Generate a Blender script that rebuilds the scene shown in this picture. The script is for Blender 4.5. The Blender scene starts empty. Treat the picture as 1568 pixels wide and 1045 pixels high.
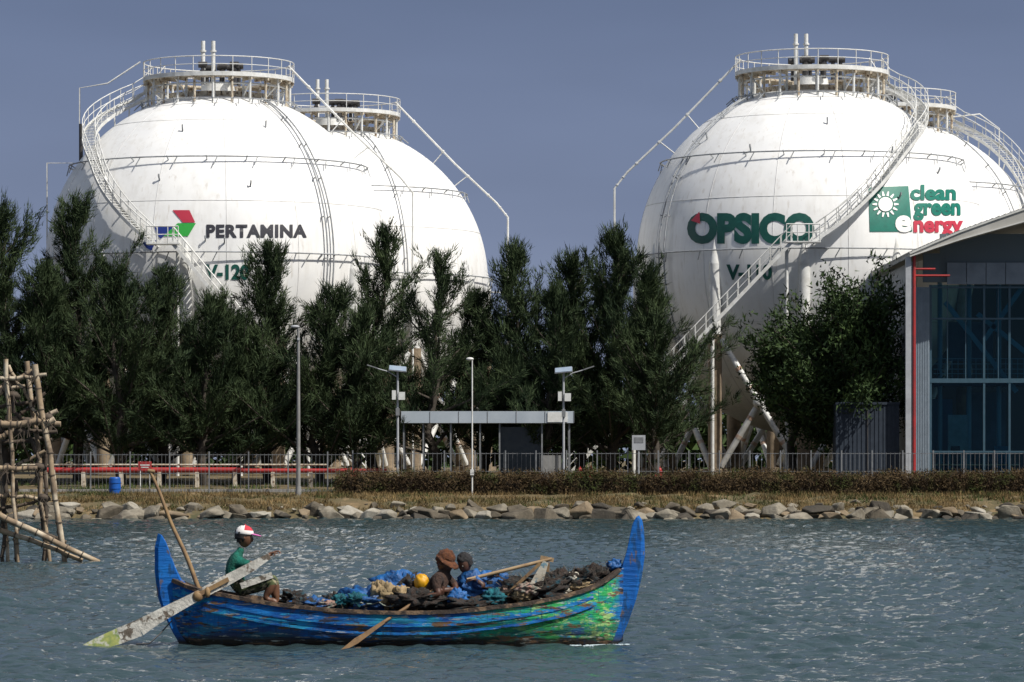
import bpy, bmesh, math, random
import numpy as np
from mathutils import Vector, Matrix, noise
rnd=random.Random(7); RG=np.random.default_rng(7)
F=5700.0; CX=784.0; HY=705.0; CH=3.0
def P(px,py,D): return Vector(((px-CX)*D/F, D, CH-(py-HY)*D/F))
sc=bpy.context.scene; COL=sc.collection
sc.view_settings.view_transform='Standard'; sc.view_settings.look='None'; sc.view_settings.exposure=0
# ---------------------------------------------------------------- materials
def M(name,c1,c2=None,scale=3.0,rough=.6,bump=0.0,metal=0.0,lo=.35,hi=.65,stretch=None,bscale=None,spec=.5,island=False,c3=None,s3=12,l3=.55,h3=.7):
    m=bpy.data.materials.new(name); m.use_nodes=True; nt=m.node_tree; b=nt.nodes['Principled BSDF']
    b.inputs['Roughness'].default_value=rough; b.inputs['Metallic'].default_value=metal
    b.inputs['Specular IOR Level'].default_value=spec
    b.inputs['Base Color'].default_value=(*c1,1)
    tc=nt.nodes.new('ShaderNodeTexCoord'); vec=tc.outputs['Object']
    if stretch:
        mp=nt.nodes.new('ShaderNodeMapping'); mp.inputs['Scale'].default_value=stretch
        nt.links.new(vec,mp.inputs['Vector']); vec=mp.outputs['Vector']
    def nz(s,d=6):
        n=nt.nodes.new('ShaderNodeTexNoise'); n.inputs['Scale'].default_value=s; n.inputs['Detail'].default_value=d
        n.inputs['Roughness'].default_value=.62
        nt.links.new(vec,n.inputs['Vector']); return n.outputs['Fac']
    def mr(x,a,bb,c=0,d=1):
        n=nt.nodes.new('ShaderNodeMapRange'); n.inputs[1].default_value=a;n.inputs[2].default_value=bb;n.inputs[3].default_value=c;n.inputs[4].default_value=d
        nt.links.new(x,n.inputs[0]); return n.outputs[0]
    def mix(f,a,bcol):
        n=nt.nodes.new('ShaderNodeMix'); n.data_type='RGBA'
        nt.links.new(f,n.inputs[0])
        for i,v in ((6,a),(7,bcol)):
            if isinstance(v,tuple): n.inputs[i].default_value=(*v,1)
            else: nt.links.new(v,n.inputs[i])
        return n.outputs[2]
    if c2:
        f=mr(nz(scale),lo,hi)
        if island:
            g=nt.nodes.new('ShaderNodeNewGeometry')
            a=nt.nodes.new('ShaderNodeMath'); a.operation='MULTIPLY_ADD'
            nt.links.new(g.outputs['Random Per Island'],a.inputs[0]); a.inputs[1].default_value=.7
            mm=nt.nodes.new('ShaderNodeMath'); mm.operation='MULTIPLY_ADD'; nt.links.new(f,mm.inputs[0]); mm.inputs[1].default_value=.8; mm.inputs[2].default_value=-.25
            nt.links.new(mm.outputs[0],a.inputs[2]); a.use_clamp=True; f=a.outputs[0]
        col=mix(f,c1,c2)
        if c3: col=mix(mr(nz(s3,8),l3,h3),col,c3)
        nt.links.new(col,b.inputs['Base Color'])
    if bump:
        bn=nt.nodes.new('ShaderNodeBump'); bn.inputs['Strength'].default_value=bump; bn.inputs['Distance'].default_value=.05
        nt.links.new(nz(bscale or scale*4,5),bn.inputs['Height']); nt.links.new(bn.outputs[0],b.inputs['Normal'])
    return m
# ---------------------------------------------------------------- mesh builder
class MB:
    def __init__(s): s.v=[];s.f=[];s.m=[];s.sm=[]
    def add(s,vs,fs,mi=0,sm=False):
        o=len(s.v); s.v+= [tuple(v) for v in vs]; s.f+=[tuple(i+o for i in f) for f in fs]; s.m+=[mi]*len(fs); s.sm+=[sm]*len(fs)
    def tube(s,a,b,r0,r1=None,n=8,mi=0,caps=True):
        a=Vector(a);b=Vector(b); r1=r0 if r1 is None else r1
        d=(b-a)
        if d.length<1e-6: return
        d.normalize(); u=d.orthogonal().normalized(); w=d.cross(u)
        vs=[]
        for c,r in ((a,r0),(b,r1)):
            for i in range(n):
                t=2*math.pi*i/n; vs.append(c+(u*math.cos(t)+w*math.sin(t))*r)
        fs=[(i,(i+1)%n,n+(i+1)%n,n+i) for i in range(n)]
        s.add(vs,fs,mi,True)
        if caps: s.add(vs,[tuple(range(n))[::-1],tuple(range(n,2*n))],mi)
    def poly(s,pts,r,n=8,mi=0,r1=None,jitter=0):
        k=len(pts)-1; r1=r if r1 is None else r1
        pts=[Vector(p) for p in pts]; vs=[]
        u=None
        for i,p in enumerate(pts):
            d=(pts[min(i+1,k)]-pts[max(i-1,0)]).normalized()
            if u is None: u=d.orthogonal().normalized()
            u=(u-d*u.dot(d)).normalized(); w=d.cross(u); rr=r+(r1-r)*i/k
            for j in range(n):
                t=2*math.pi*j/n; vs.append(p+(u*math.cos(t)+w*math.sin(t))*rr)
        fs=[(i*n+j,i*n+(j+1)%n,(i+1)*n+(j+1)%n,(i+1)*n+j) for i in range(k) for j in range(n)]
        s.add(vs,fs,mi,True); s.add(vs,[tuple(range(n))[::-1],tuple(range(k*n,k*n+n))],mi)
    def box(s,c,size,rz=0,mi=0,rot=None):
        c=Vector(c); R=rot or Matrix.Rotation(rz,3,'Z'); h=[x/2 for x in size]
        vs=[c+R@Vector((x*h[0],y*h[1],z*h[2])) for x in(-1,1) for y in(-1,1) for z in(-1,1)]
        s.add(vs,[(0,1,3,2),(4,6,7,5),(0,4,5,1),(2,3,7,6),(0,2,6,4),(1,5,7,3)],mi)
    def bar(s,a,b,w,h,mi=0,up=(0,0,1)):
        a=Vector(a);b=Vector(b);d=b-a;L=d.length;d.normalize();up=Vector(up);sd=d.cross(up)
        if sd.length<1e-4: sd=d.cross(Vector((0,1,0)))
        sd.normalize(); u=sd.cross(d)
        R=Matrix((d,sd,u)).transposed(); s.box((a+b)/2,(L,w,h),mi=mi,rot=R)
    def ext(s,pl,y0,y1,mi=0):
        n=len(pl); vs=[(x,y0,z) for x,z in pl]+[(x,y1,z) for x,z in pl]
        s.add(vs,[tuple(range(n)),tuple(range(n,2*n))[::-1]]+[(i,n+i,n+(i+1)%n,(i+1)%n) for i in range(n)],mi)
    def ell(s,c,r,mi=0,nu=14,nv=10,R=None,fn=None):
        c=Vector(c); R=R or Matrix.Identity(3); vs=[];fs=[]
        for i in range(nv+1):
            th=math.pi*i/nv
            for j in range(nu):
                ph=2*math.pi*j/nu; p=Vector((math.sin(th)*math.cos(ph),math.sin(th)*math.sin(ph),math.cos(th)))
                q=Vector((p.x*r[0],p.y*r[1],p.z*r[2]))
                if fn: q=fn(p,q)
                vs.append(c+R@q)
        for i in range(nv):
            for j in range(nu): fs.append((i*nu+j,(i+1)*nu+j,(i+1)*nu+(j+1)%nu,i*nu+(j+1)%nu))
        s.add(vs,fs,mi,True)
    def build(s,name,mats,parent=None,loc=None):
        me=bpy.data.meshes.new(name); me.from_pydata(s.v,[],s.f)
        for m in mats: me.materials.append(m)
        me.polygons.foreach_set('material_index',s.m); me.polygons.foreach_set('use_smooth',s.sm)
        bm=bmesh.new(); bm.from_mesh(me); bmesh.ops.recalc_face_normals(bm,faces=bm.faces); bm.to_mesh(me); bm.free()
        o=bpy.data.objects.new(name,me); COL.objects.link(o)
        if parent: o.parent=parent
        return o
def tri_obj(name,V,mat,parent=None,n=3):
    V=np.asarray(V,dtype=np.float32).reshape(-1,3); N=len(V)//n
    me=bpy.data.meshes.new(name); me.vertices.add(len(V)); me.vertices.foreach_set('co',V.ravel())
    me.loops.add(N*n); me.loops.foreach_set('vertex_index',np.arange(N*n,dtype=np.int32))
    me.polygons.add(N); me.polygons.foreach_set('loop_start',np.arange(N,dtype=np.int32)*n)
    me.update(calc_edges=True); me.materials.append(mat)
    o=bpy.data.objects.new(name,me); COL.objects.link(o)
    if parent: o.parent=parent
    return o
def grid_obj(name,X,Y,Z,mat,parent=None,smooth=True):
    r,c=X.shape; V=np.stack([X,Y,Z],-1).reshape(-1,3).astype(np.float32)
    i=np.arange(r-1)[:,None]*c+np.arange(c-1)[None,:]
    Fq=np.stack([i,i+1,i+c+1,i+c],-1).reshape(-1,4).astype(np.int32)
    me=bpy.data.meshes.new(name); me.vertices.add(len(V)); me.vertices.foreach_set('co',V.ravel())
    me.loops.add(Fq.size); me.loops.foreach_set('vertex_index',Fq.ravel())
    me.polygons.add(len(Fq)); me.polygons.foreach_set('loop_start',np.arange(len(Fq),dtype=np.int32)*4)
    me.update(calc_edges=True); me.polygons.foreach_set('use_smooth',[smooth]*len(Fq)); me.materials.append(mat)
    o=bpy.data.objects.new(name,me); COL.objects.link(o)
    if parent: o.parent=parent
    return o
def empty(name,loc=(0,0,0)):
    e=bpy.data.objects.new(name,None); COL.objects.link(e); e.empty_display_size=.5; return e
# ---------------------------------------------------------------- world, sun, camera
PHI=math.radians(54); EL=math.radians(50)
w=bpy.data.worlds.new("World"); sc.world=w; w.use_nodes=True; nt=w.node_tree; nt.nodes.clear()
out=nt.nodes.new('ShaderNodeOutputWorld'); bg=nt.nodes.new('ShaderNodeBackground'); sky=nt.nodes.new('ShaderNodeTexSky')
sky.sky_type='NISHITA'; sky.sun_disc=False; sky.sun_elevation=EL; sky.sun_rotation=math.pi-PHI; sky.dust_density=4
bg.inputs[1].default_value=.10; nt.links.new(sky.outputs[0],bg.inputs[0])
bg2=nt.nodes.new('ShaderNodeBackground'); tc=nt.nodes.new('ShaderNodeTexCoord'); sp=nt.nodes.new('ShaderNodeSeparateXYZ')
nt.links.new(tc.outputs['Generated'],sp.inputs[0])
cr=nt.nodes.new('ShaderNodeValToRGB'); nt.links.new(sp.outputs[2],cr.inputs[0])
e=cr.color_ramp.elements; e[0].position=0; e[0].color=(.28,.325,.44,1); e[1].position=.135; e[1].color=(.128,.172,.285,1)
q=e.new(.06); q.color=(.20,.248,.375,1); q=e.new(.35); q.color=(.235,.285,.36,1)
nzw=nt.nodes.new('ShaderNodeTexNoise'); nzw.inputs['Scale'].default_value=6; nzw.inputs['Detail'].default_value=3
mpw=nt.nodes.new('ShaderNodeMapping'); mpw.inputs['Scale'].default_value=(1,1,4); nt.links.new(tc.outputs['Generated'],mpw.inputs[0]); nt.links.new(mpw.outputs[0],nzw.inputs[0])
mw=nt.nodes.new('ShaderNodeMapRange'); mw.inputs[1].default_value=.3; mw.inputs[2].default_value=.7; mw.inputs[3].default_value=.91; mw.inputs[4].default_value=1.09
nt.links.new(nzw.outputs[0],mw.inputs[0]); nt.links.new(mw.outputs[0],bg2.inputs[1]); nt.links.new(cr.outputs[0],bg2.inputs[0])
mr=nt.nodes.new('ShaderNodeMapRange'); mr.inputs[1].default_value=.45; mr.inputs[2].default_value=.9; nt.links.new(sp.outputs[2],mr.inputs[0])
ms=nt.nodes.new('ShaderNodeMixShader'); nt.links.new(mr.outputs[0],ms.inputs[0]); nt.links.new(bg2.outputs[0],ms.inputs[1]); nt.links.new(bg.outputs[0],ms.inputs[2])
nt.links.new(ms.outputs[0],out.inputs[0])
S=Vector((math.sin(PHI)*math.cos(EL),-math.cos(PHI)*math.cos(EL),math.sin(EL)))
ld=bpy.data.lights.new('sun','SUN'); ld.energy=4.9; ld.angle=math.radians(.5); ld.color=(1,.955,.88)
lo=bpy.data.objects.new('sun',ld); COL.objects.link(lo); lo.rotation_euler=S.to_track_quat('Z','Y').to_euler()
cd=bpy.data.cameras.new('camera'); cam=bpy.data.objects.new('camera',cd); COL.objects.link(cam); sc.camera=cam
cam.location=(0,0,CH); cam.rotation_euler=(math.pi/2,0,0); cd.sensor_width=36; cd.lens=F/1568*36; cd.shift_y=(HY-522.5)/1568; cd.clip_start=1; cd.clip_end=8000
# ---------------------------------------------------------------- ground height
gy=[180,188,190,191.2,193,196,199,205,215,240,4000]; gz=[-2,-.8,-.05,.35,.72,1.12,1.32,1.5,1.9,2.2,2.2]
def gh(y): return float(np.interp(y,gy,gz))
xs=np.concatenate([[-3000,-600,-200,-90],np.arange(-60,60.1,.8),[90,200,600,3000]])
ys=np.concatenate([[182,186,188],np.arange(188.5,197,.4),[197,198,199,201,203,205,208,211,215,220,228,240,260,300,400,800,4000]])
X,Y=np.meshgrid(xs,ys); Z=np.interp(Y,gy,gz)
Z+=np.where((Y>188)&(Y<197),RG.normal(0,.06,X.shape),0)
m=M('ground_mat',(.13,.095,.045),(.055,.058,.025),scale=.35,rough=.95,bump=.8,bscale=6,c3=(.2,.14,.07),s3=1.4,l3=.5,h3=.62)
grid_obj('ground',X,Y,Z,m)
asph=M('asphalt',(.09,.085,.08),(.06,.058,.055),scale=2,rough=.9,bump=.3,bscale=30)
xs2=np.array([-90.,-30,-16,-10.5]); ys2=np.array([199.,201,202.5]); X,Y=np.meshgrid(xs2,ys2)
grid_obj('road',X,Y,np.interp(Y,gy,gz)+.008,asph)
mb=MB(); mb.box((-50,198.85,gh(198.85)+.06),(78,.2,.16)); mb.build('kerb',[M('kerb_mat',(.35,.34,.32),(.25,.24,.22),rough=.9)])
# ---------------------------------------------------------------- water
yr=[-60.,-10,15,30,38]; y=42.
while y<191: yr.append(y); y+=.07*(y/50)**1.5
yr+= [191.5]
ys=np.array(yr); u=np.concatenate([[-40,-12,-5,-2,-1.3],np.linspace(-1.1,1.1,520),[1.3,2,5,12,40]])
U,Y=np.meshgrid(u,ys); X=U*np.maximum(Y,40)*.145; Z=np.zeros_like(X)
for i in range(64):
    lam=.24*(1.0+ (i%32)/32*5.0)*RG.uniform(.8,1.2); k=2*math.pi/lam
    th=RG.normal(math.radians(80),.65); a=.0066*lam**.8
    ph=k*(math.cos(th)*X+math.sin(th)*Y)+RG.uniform(0,6.28)
    Z+=a*(np.sin(ph)+.4*np.sin(2*ph+1.2))
gust=.85+.25*np.sin(X*.21+Y*.13+1)*np.sin(Y*.09-X*.05)+.15*np.sin(X*.9+Y*.31)*np.sin(Y*.4-X*.3)
Z*=np.where(np.abs(U)<1.15,1,0)*np.where(Y>40,1,0)*gust
wm=bpy.data.materials.new('water_mat'); wm.use_nodes=True; nt=wm.node_tree; b=nt.nodes['Principled BSDF']
b.inputs['Base Color'].default_value=(.032,.056,.062,1); b.inputs['Roughness'].default_value=.07; b.inputs['IOR'].default_value=1.35
tc=nt.nodes.new('ShaderNodeTexCoord'); mp=nt.nodes.new('ShaderNodeMapping'); mp.inputs['Scale'].default_value=(.6,1.0,1); nt.links.new(tc.outputs['Object'],mp.inputs[0])
hs=None
for s_,d_ in ((3.2,.09),(9,.03)):
    n=nt.nodes.new('ShaderNodeTexNoise'); n.inputs['Scale'].default_value=s_; n.inputs['Detail'].default_value=5; nt.links.new(mp.outputs[0],n.inputs[0])
    bn=nt.nodes.new('ShaderNodeBump'); bn.inputs['Distance'].default_value=d_; bn.inputs['Strength'].default_value=.9; nt.links.new(n.outputs[0],bn.inputs['Height'])
    if hs: nt.links.new(hs,bn.inputs['Normal'])
    hs=bn.outputs[0]
nt.links.new(hs,b.inputs['Normal'])
grid_obj('water',X,Y,Z,wm)
# ---------------------------------------------------------------- rocks
protos=[]
for k in range(30):
    bm=bmesh.new()
    for i in range(13):
        v=Vector((rnd.gauss(0,1),rnd.gauss(0,1),rnd.gauss(0,1))).normalized()*rnd.uniform(.75,1.08); bm.verts.new((v.x*rnd.uniform(.9,1.25),v.y,v.z*.75))
    r=bmesh.ops.convex_hull(bm,input=bm.verts); bmesh.ops.delete(bm,geom=[g for g in r['geom_interior'] if isinstance(g,bmesh.types.BMVert)],context='VERTS')
    bmesh.ops.bevel(bm,geom=list(bm.edges),offset=.05,segments=1,affect='EDGES')
    bm.verts.index_update(); protos.append(([v.co.copy() for v in bm.verts],[tuple(v.index for v in f.verts) for f in bm.faces])); bm.free()
mb=MB()
for row,(yy,zz,dn,sz) in enumerate([(189.4,-.1,.7,.45),(189.9,.1,.85,.62),(190.5,.28,.85,.55),(191.2,.45,1.0,.48),(192.0,.6,1.9,.38),(193.2,.74,5,.3)]):
    x=-48
    while x<48:
        x+=dn*rnd.uniform(.4,1.6); s=sz*(.35+rnd.random()**1.8*1.2)
        vs,fs=rnd.choice(protos); R=Matrix.Rotation(rnd.uniform(0,6.28),3,'Z')@Matrix.Rotation(rnd.uniform(-.5,.5),3,'X')
        c=Vector((x,yy+rnd.uniform(-.3,.3),zz+rnd.uniform(-.12,.08))); sx=rnd.uniform(.9,1.5)
        mb.add([c+R@(v*s)+Vector(((R@v).x*s*(sx-1),0,0)) for v in vs],fs,rnd.choice([1,1,3,3,0]) if row==0 else rnd.choice([0,0,0,1,1,2,3,4]))
mb.build('rock_revetment',[M('rock_a',(.26,.235,.185),(.11,.095,.07),scale=1.5,rough=.9,bump=.8,bscale=6),M('rock_b',(.13,.11,.08),(.06,.05,.035),scale=2,rough=.9,bump=.8,bscale=6),M('rock_c',(.36,.34,.29),(.18,.16,.12),scale=1.2,rough=.9,bump=.8,bscale=6),M('rock_d',(.06,.05,.035),(.03,.026,.02),scale=1.2,rough=.8,bump=.8,bscale=6),M('rock_e',(.26,.2,.13),(.12,.09,.055),scale=1.2,rough=.9,bump=.8,bscale=6)])
# ---------------------------------------------------------------- blades
def blades(C,D,L,W,k,spread,up=0.0,jit=.12,rg=RG):
    N=len(C); C=np.repeat(C,k,0); D=np.repeat(D,k,0); n=len(C)
    C=C+rg.normal(0,jit,(n,3)); d=D+rg.normal(0,spread,(n,3)); d[:,2]+=up; d/=np.linalg.norm(d,axis=1,keepdims=True)
    s=np.cross(d,rg.normal(0,1,(n,3))); s/=np.linalg.norm(s,axis=1,keepdims=True)+1e-9
    l=L*rg.uniform(.5,1.3,(n,1)); wd=W*rg.uniform(.7,1.3,(n,1))
    return np.stack([C-s*wd/2,C+s*wd/2,C+d*l],1)
leafA=M('casuarina_needles',(.013,.025,.012),(.055,.080,.034),scale=.4,rough=.8,island=True,spec=.15)
leafB=M('broad_leaf',(.012,.026,.009),(.050,.085,.024),scale=.5,rough=.7,island=True,spec=.2)
bark=M('bark',(.09,.075,.06),(.045,.038,.03),scale=4,rough=.95,bump=.5)
def tree(px,top,hw,D=210,kind='cas',dens=1.0,seed=0,low=.12):
    rg=np.random.default_rng(seed); rr=random.Random(seed)
    x0=(px-CX)*D/F; z0=gh(D)-.05; H=CH-(top-HY)*D/F-z0; R=hw*D/F
    mb=MB(); nn=8; wob=[(rr.gauss(0,.18),rr.gauss(0,.18)) for _ in range(nn+1)]; wob[0]=(0,0); lean=rr.uniform(-1.1,1.1)
    tp=[Vector((x0+wob[i][0]+lean*(i/nn)**2-lean*.5*(i/nn),D+wob[i][1],z0+H*.88*i/nn)) for i in range(nn+1)]
    mb.poly(tp,.2+H*.008,n=8,r1=.03)
    Cs=[];Ds=[]; NL=int((58 if kind=='cas' else 78)*dens)
    lob=[(rr.uniform(0,6.28),rr.uniform(.65,1.4)) for _ in range(5)]
    def wisp(p,d,tl,up):
        td=d+rg.normal(0,.55,3)+np.array([0,0,up]); td/=np.linalg.norm(td)
        for s_ in np.linspace(.05,1.0,5):
            q=p+td*tl*s_+np.array([0,0,.12*tl*s_*s_]); Cs.append(q); Ds.append(td+np.array([0,0,.25*s_]))
    for i in range(NL):
        h=low+(1-low)*(((i+rr.random())/NL)**1.25)*.95
        az=rr.uniform(0,6.283)
        if kind=='cas':
            prof=min(1,max(.0,(1-h))*1.5+.02)*(.85+.15*min(1,h/.25)); el=math.radians(rr.uniform(2,36)+h*46)
            f=min(lob,key=lambda l:abs(math.sin((az-l[0])/2)))[1]; L=R*1.30*prof*rr.uniform(.4,1.28)*f+.25
        else:
            prof=math.sqrt(max(.05,1-((h-.5)/.55)**2)); el=math.radians(rr.uniform(0,30)+h*40); L=R*prof*rr.uniform(.5,1.25)
        if kind=='cas': hh=max(0.05,h-.55*L/max(H,1)*math.sin(el))
        else: hh=h*.75
        t0=hh*nn/.88; i0=min(nn-1,int(t0)); st=tp[i0].lerp(tp[i0+1],min(1,t0-i0))
        dh=np.array([math.cos(az),math.sin(az),0]); cu=rr.uniform(.02,.35)
        def pt(t): return np.array(st)+dh*L*t*math.cos(el)*1.1+np.array([0,0,1])*(L*t*math.sin(el)+cu*L*t*t)
        mb.poly([Vector(pt(t)) for t in (0,.35,.7,1)],.05+.01*L,n=4,r1=.012)
        K=int(5+L*3.0)
        for t in np.linspace(.18,1.0,K):
            p=pt(t); d=pt(t+.06)-pt(t-.06); d/=np.linalg.norm(d)
            if kind=='cas': wisp(p+rg.normal(0,.1,3),d,rr.uniform(.45,1.1)*(1.15-.35*t),.35)
            else: Cs.append(p+rg.normal(0,.45,3)*np.array([1,1,.7])); Ds.append(d*.8+np.array([0,0,.1]))
    if kind=='cas':
        for t in np.linspace(.7,1.0,14):
            i0=min(nn-1,int(t*nn)); p=np.array(tp[i0].lerp(tp[i0+1],t*nn-i0)); wisp(p,np.array([0,0,1.3]),.9*(1.2-t)+.3,.2)
        for t in np.linspace(0,1,6): wisp(np.array(tp[-1])+np.array([0,0,t*H*.07]),np.array([0,0,2.]),.5,.5)
    Cs=np.array(Cs);Ds=np.array(Ds)
    if kind=='cas': V=blades(Cs,Ds,.44,.05,7,.36,jit=.085,rg=rg); mat=leafA
    else: V=blades(Cs,Ds,.34,.13,24,1.0,jit=.28,rg=rg); mat=leafB
    nm='casuarina_tree' if kind=='cas' else 'broadleaf_tree'
    t=mb.build(nm,[bark]); tri_obj('foliage',V,mat,parent=t)
T=[(8,305,110,209,1.2),(120,290,110,212,1.3),(62,400,90,208,1.0),(186,400,90,208,1.1),(246,412,90,211,1.1),(312,455,90,208,1.1),(412,368,100,211,1.1),(362,478,80,209,.8),(490,440,95,209,1.0),(576,340,105,212,.8),(662,382,110,209,.65),(738,445,85,212,.9),(788,368,95,210,1.1),(842,445,80,209,.9),(884,385,90,212,1.1),(936,345,105,210,1.25),(1003,410,66,208,1.0),(540,470,70,208,.6),(-70,330,90,211,1.0)]
for i,(px,tp_,hw,D,dn) in enumerate(T): tree(px,tp_,hw,D,dens=dn,seed=220+i,low=.19)
tree(1215,478,72,213,'round',.8,60,.5); tree(1298,412,118,209,'round',1.35,61,.25)
def belt(name,x0,x1,y0,y1,z0,z1,n,L,W,mat,spread=1,topvar=.3,par=None,seed=1):
    rg=np.random.default_rng(seed); xx=rg.uniform(x0,x1,n); yy=rg.uniform(y0,y1,n)
    tv=np.array([noise.noise(Vector((a*.35,b*.35,seed)))*.7+noise.noise(Vector((a*1.3,b,seed+5)))*.5 for a,b in zip(xx,yy)])
    zz=z0+(z1-z0)*(1+topvar*tv)*rg.uniform(0,1,n)**.7
    C=np.stack([xx,yy,zz],1); D=np.zeros((n,3)); D[:,2]=.3
    return tri_obj(name,blades(C,D,L,W,1,spread,rg=rg),mat,parent=par)
belt('distant_tree_belt',-60,70,292,300,2.1,7.0,26000,1.0,.5,leafB,topvar=.5)
hedgem=M('hedge_leaf',(.035,.022,.013),(.12,.085,.045),scale=.5,rough=.85,island=True,spec=.1,c3=(.05,.065,.02),s3=.8,l3=.52,h3=.62)
h=MB(); x=-9.
while x<50:
    h.box((x+.5,197.7,gh(197.9)+.36),(1.0,1.2,.88+rnd.uniform(-.1,.08))); x+=1.003
h=h.build('hedge',[M('hedge_core',(.03,.02,.013),(.018,.014,.009),rough=1)])
belt('leaves',-9.3,50,196.6,198.7,1.08,2.28,120000,.20,.045,hedgem,topvar=.35,par=h,seed=3)
gm=M('dry_grass_mat',(.08,.058,.028),(.27,.19,.09),scale=.4,rough=.9,island=True,spec=.1,c3=(.07,.075,.03),s3=.6,l3=.5,h3=.6)
n=60000; xx=RG.uniform(-30,45,n); yy=RG.uniform(191.3,197.3,n); msk=np.array([noise.noise(Vector((a*.3,b*.6,0)))>-.25 for a,b in zip(xx,yy)]); xx=xx[msk];yy=yy[msk]
C=np.stack([xx,yy,np.interp(yy,gy,gz)],1); D=np.zeros_like(C);D[:,2]=1
tri_obj('dry_grass',blades(C,D,.26,.04,1,.5,jit=.03),gm)
gm2=M('weeds_mat',(.03,.045,.015),(.09,.12,.04),scale=.4,rough=.9,island=True,spec=.1)
n=22000; xx=RG.uniform(-30,45,n); yy=RG.uniform(191.8,212,n); msk=np.array([noise.noise(Vector((a*.25,b*.3,9)))>.12 for a,b in zip(xx,yy)]); xx=xx[msk];yy=yy[msk]
C=np.stack([xx,yy,np.interp(yy,gy,gz)],1); D=np.zeros_like(C);D[:,2]=1
tri_obj('weeds',blades(C,D,.25,.05,2,.5,jit=.03),gm2)
# ---------------------------------------------------------------- tanks
white=M('tank_white_paint',(.88,.88,.86),(.80,.80,.79),scale=.25,rough=.45,c3=(.70,.69,.66),s3=.9,l3=.6,h3=.85)
nt=white.node_tree; b=nt.nodes['Principled BSDF']; prev=b.inputs['Base Color'].links[0].from_socket
tc=nt.nodes.new('ShaderNodeTexCoord')
def streak(prev,sc_,st,lo_,hi_,amt,colr):
    mp=nt.nodes.new('ShaderNodeMapping'); mp.inputs['Scale'].default_value=st; nt.links.new(tc.outputs['Object'],mp.inputs[0])
    n=nt.nodes.new('ShaderNodeTexNoise'); n.inputs['Scale'].default_value=sc_; n.inputs['Detail'].default_value=6; nt.links.new(mp.outputs[0],n.inputs[0])
    r_=nt.nodes.new('ShaderNodeMapRange'); r_.inputs[1].default_value=lo_; r_.inputs[2].default_value=hi_; r_.inputs[4].default_value=amt; nt.links.new(n.outputs[0],r_.inputs[0])
    mx=nt.nodes.new('ShaderNodeMix'); mx.data_type='RGBA'; nt.links.new(r_.outputs[0],mx.inputs[0]); nt.links.new(prev,mx.inputs[6]); mx.inputs[7].default_value=(*colr,1); return mx.outputs[2]
prev=streak(prev,1.6,(1.2,1.2,.12),.5,.8,.35,(.5,.47,.40)); prev=streak(prev,4,(1,1,.15),.60,.72,.35,(.42,.36,.28)); prev=streak(prev,.35,(1,1,1),.42,.7,.35,(.62,.64,.66))
nt.links.new(prev,b.inputs['Base Color'])
rail=M('rail_white_paint',(.72,.73,.72),(.55,.55,.52),scale=2,rough=.5)
pipeg=M('spray_pipe_grey',(.36,.38,.40),(.20,.21,.22),scale=3,rough=.5)
seam=M('weld_seam',(.55,.55,.54),rough=.6)
fire=M('fireproofing',(.30,.235,.16),(.15,.115,.08),scale=1.5,rough=.9,bump=.3)
rust=M('cream_steel',(.60,.56,.47),(.40,.32,.22),scale=2.5,rough=.8,c3=(.16,.10,.06),s3=4,l3=.54,h3=.62)
ored=M('brace_rust_patch',(.45,.26,.17),(.6,.52,.45),scale=3,rough=.7)
dark=M('valve_black',(.03,.03,.035),(.06,.055,.05),rough=.5)
redp=M('red_paint',(.40,.025,.025),(.26,.03,.03),scale=2,rough=.5)
TR=11.0; TZ=15.5
def sph(C,r,lat,lon):
    a=math.radians(lat);o=math.radians(lon); return Vector((C.x+r*math.cos(a)*math.sin(o),C.y-r*math.cos(a)*math.cos(o),C.z+r*math.sin(a)))
def ray(px,py,C,r):
    o=Vector((0,0,CH)); d=Vector(((px-CX)/F,1,-(py-HY)/F)).normalized(); oc=o-C; bb=oc.dot(d); q=bb*bb-(oc.dot(oc)-r*r)
    t=-bb-math.sqrt(max(q,0)); p=o+d*t
    return C+(p-C).normalized()*r
def latlon(px,py,C,r):
    v=(ray(px,py,C,r)-C)/r; return math.degrees(math.asin(v.z)),math.degrees(math.atan2(v.x,-v.y))
def stair(mb,pts,sides,w=.85,step=.26,mi=0):
    P_=[Vector(p) for p in pts]; Ls=[0]
    for a,b_ in zip(P_,P_[1:]): Ls.append(Ls[-1]+(b_-a).length)
    def at(s):
        for i in range(len(P_)-1):
            if s<=Ls[i+1] or i==len(P_)-2:
                t=(s-Ls[i])/max(1e-6,Ls[i+1]-Ls[i]); t=min(1,max(0,t)); return P_[i].lerp(P_[i+1],t),Vector(sides[i]).lerp(Vector(sides[i+1]),t).normalized()
    n=max(2,int(Ls[-1]/step))
    for i in range(n+1):
        c,sd=at(Ls[-1]*i/n); fw=Vector((0,0,1)).cross(sd).normalized()
        R=Matrix((fw,sd,Vector((0,0,1)))).transposed(); mb.box(c,(.22,w-.06,.03),mi=mi,rot=R)
    m=max(2,int(Ls[-1]/.9)); prev=None
    for i in range(m+1):
        c,sd=at(Ls[-1]*i/m); A=c+sd*w/2; B=c-sd*w/2
        for q in (A,B): mb.tube(q,q+Vector((0,0,1.05)),.028,n=5,mi=mi)
        if prev:
            for q0,q1 in ((prev[0],A),(prev[1],B)):
                mb.bar(q0,q1,.05,.2,mi=mi)
                up=Vector((0,0,1.05)); mb.tube(q0+up,q1+up,.034,n=5,mi=mi); up=Vector((0,0,.55)); mb.tube(q0+up,q1+up,.024,n=5,mi=mi)
        prev=(A,B)
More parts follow.
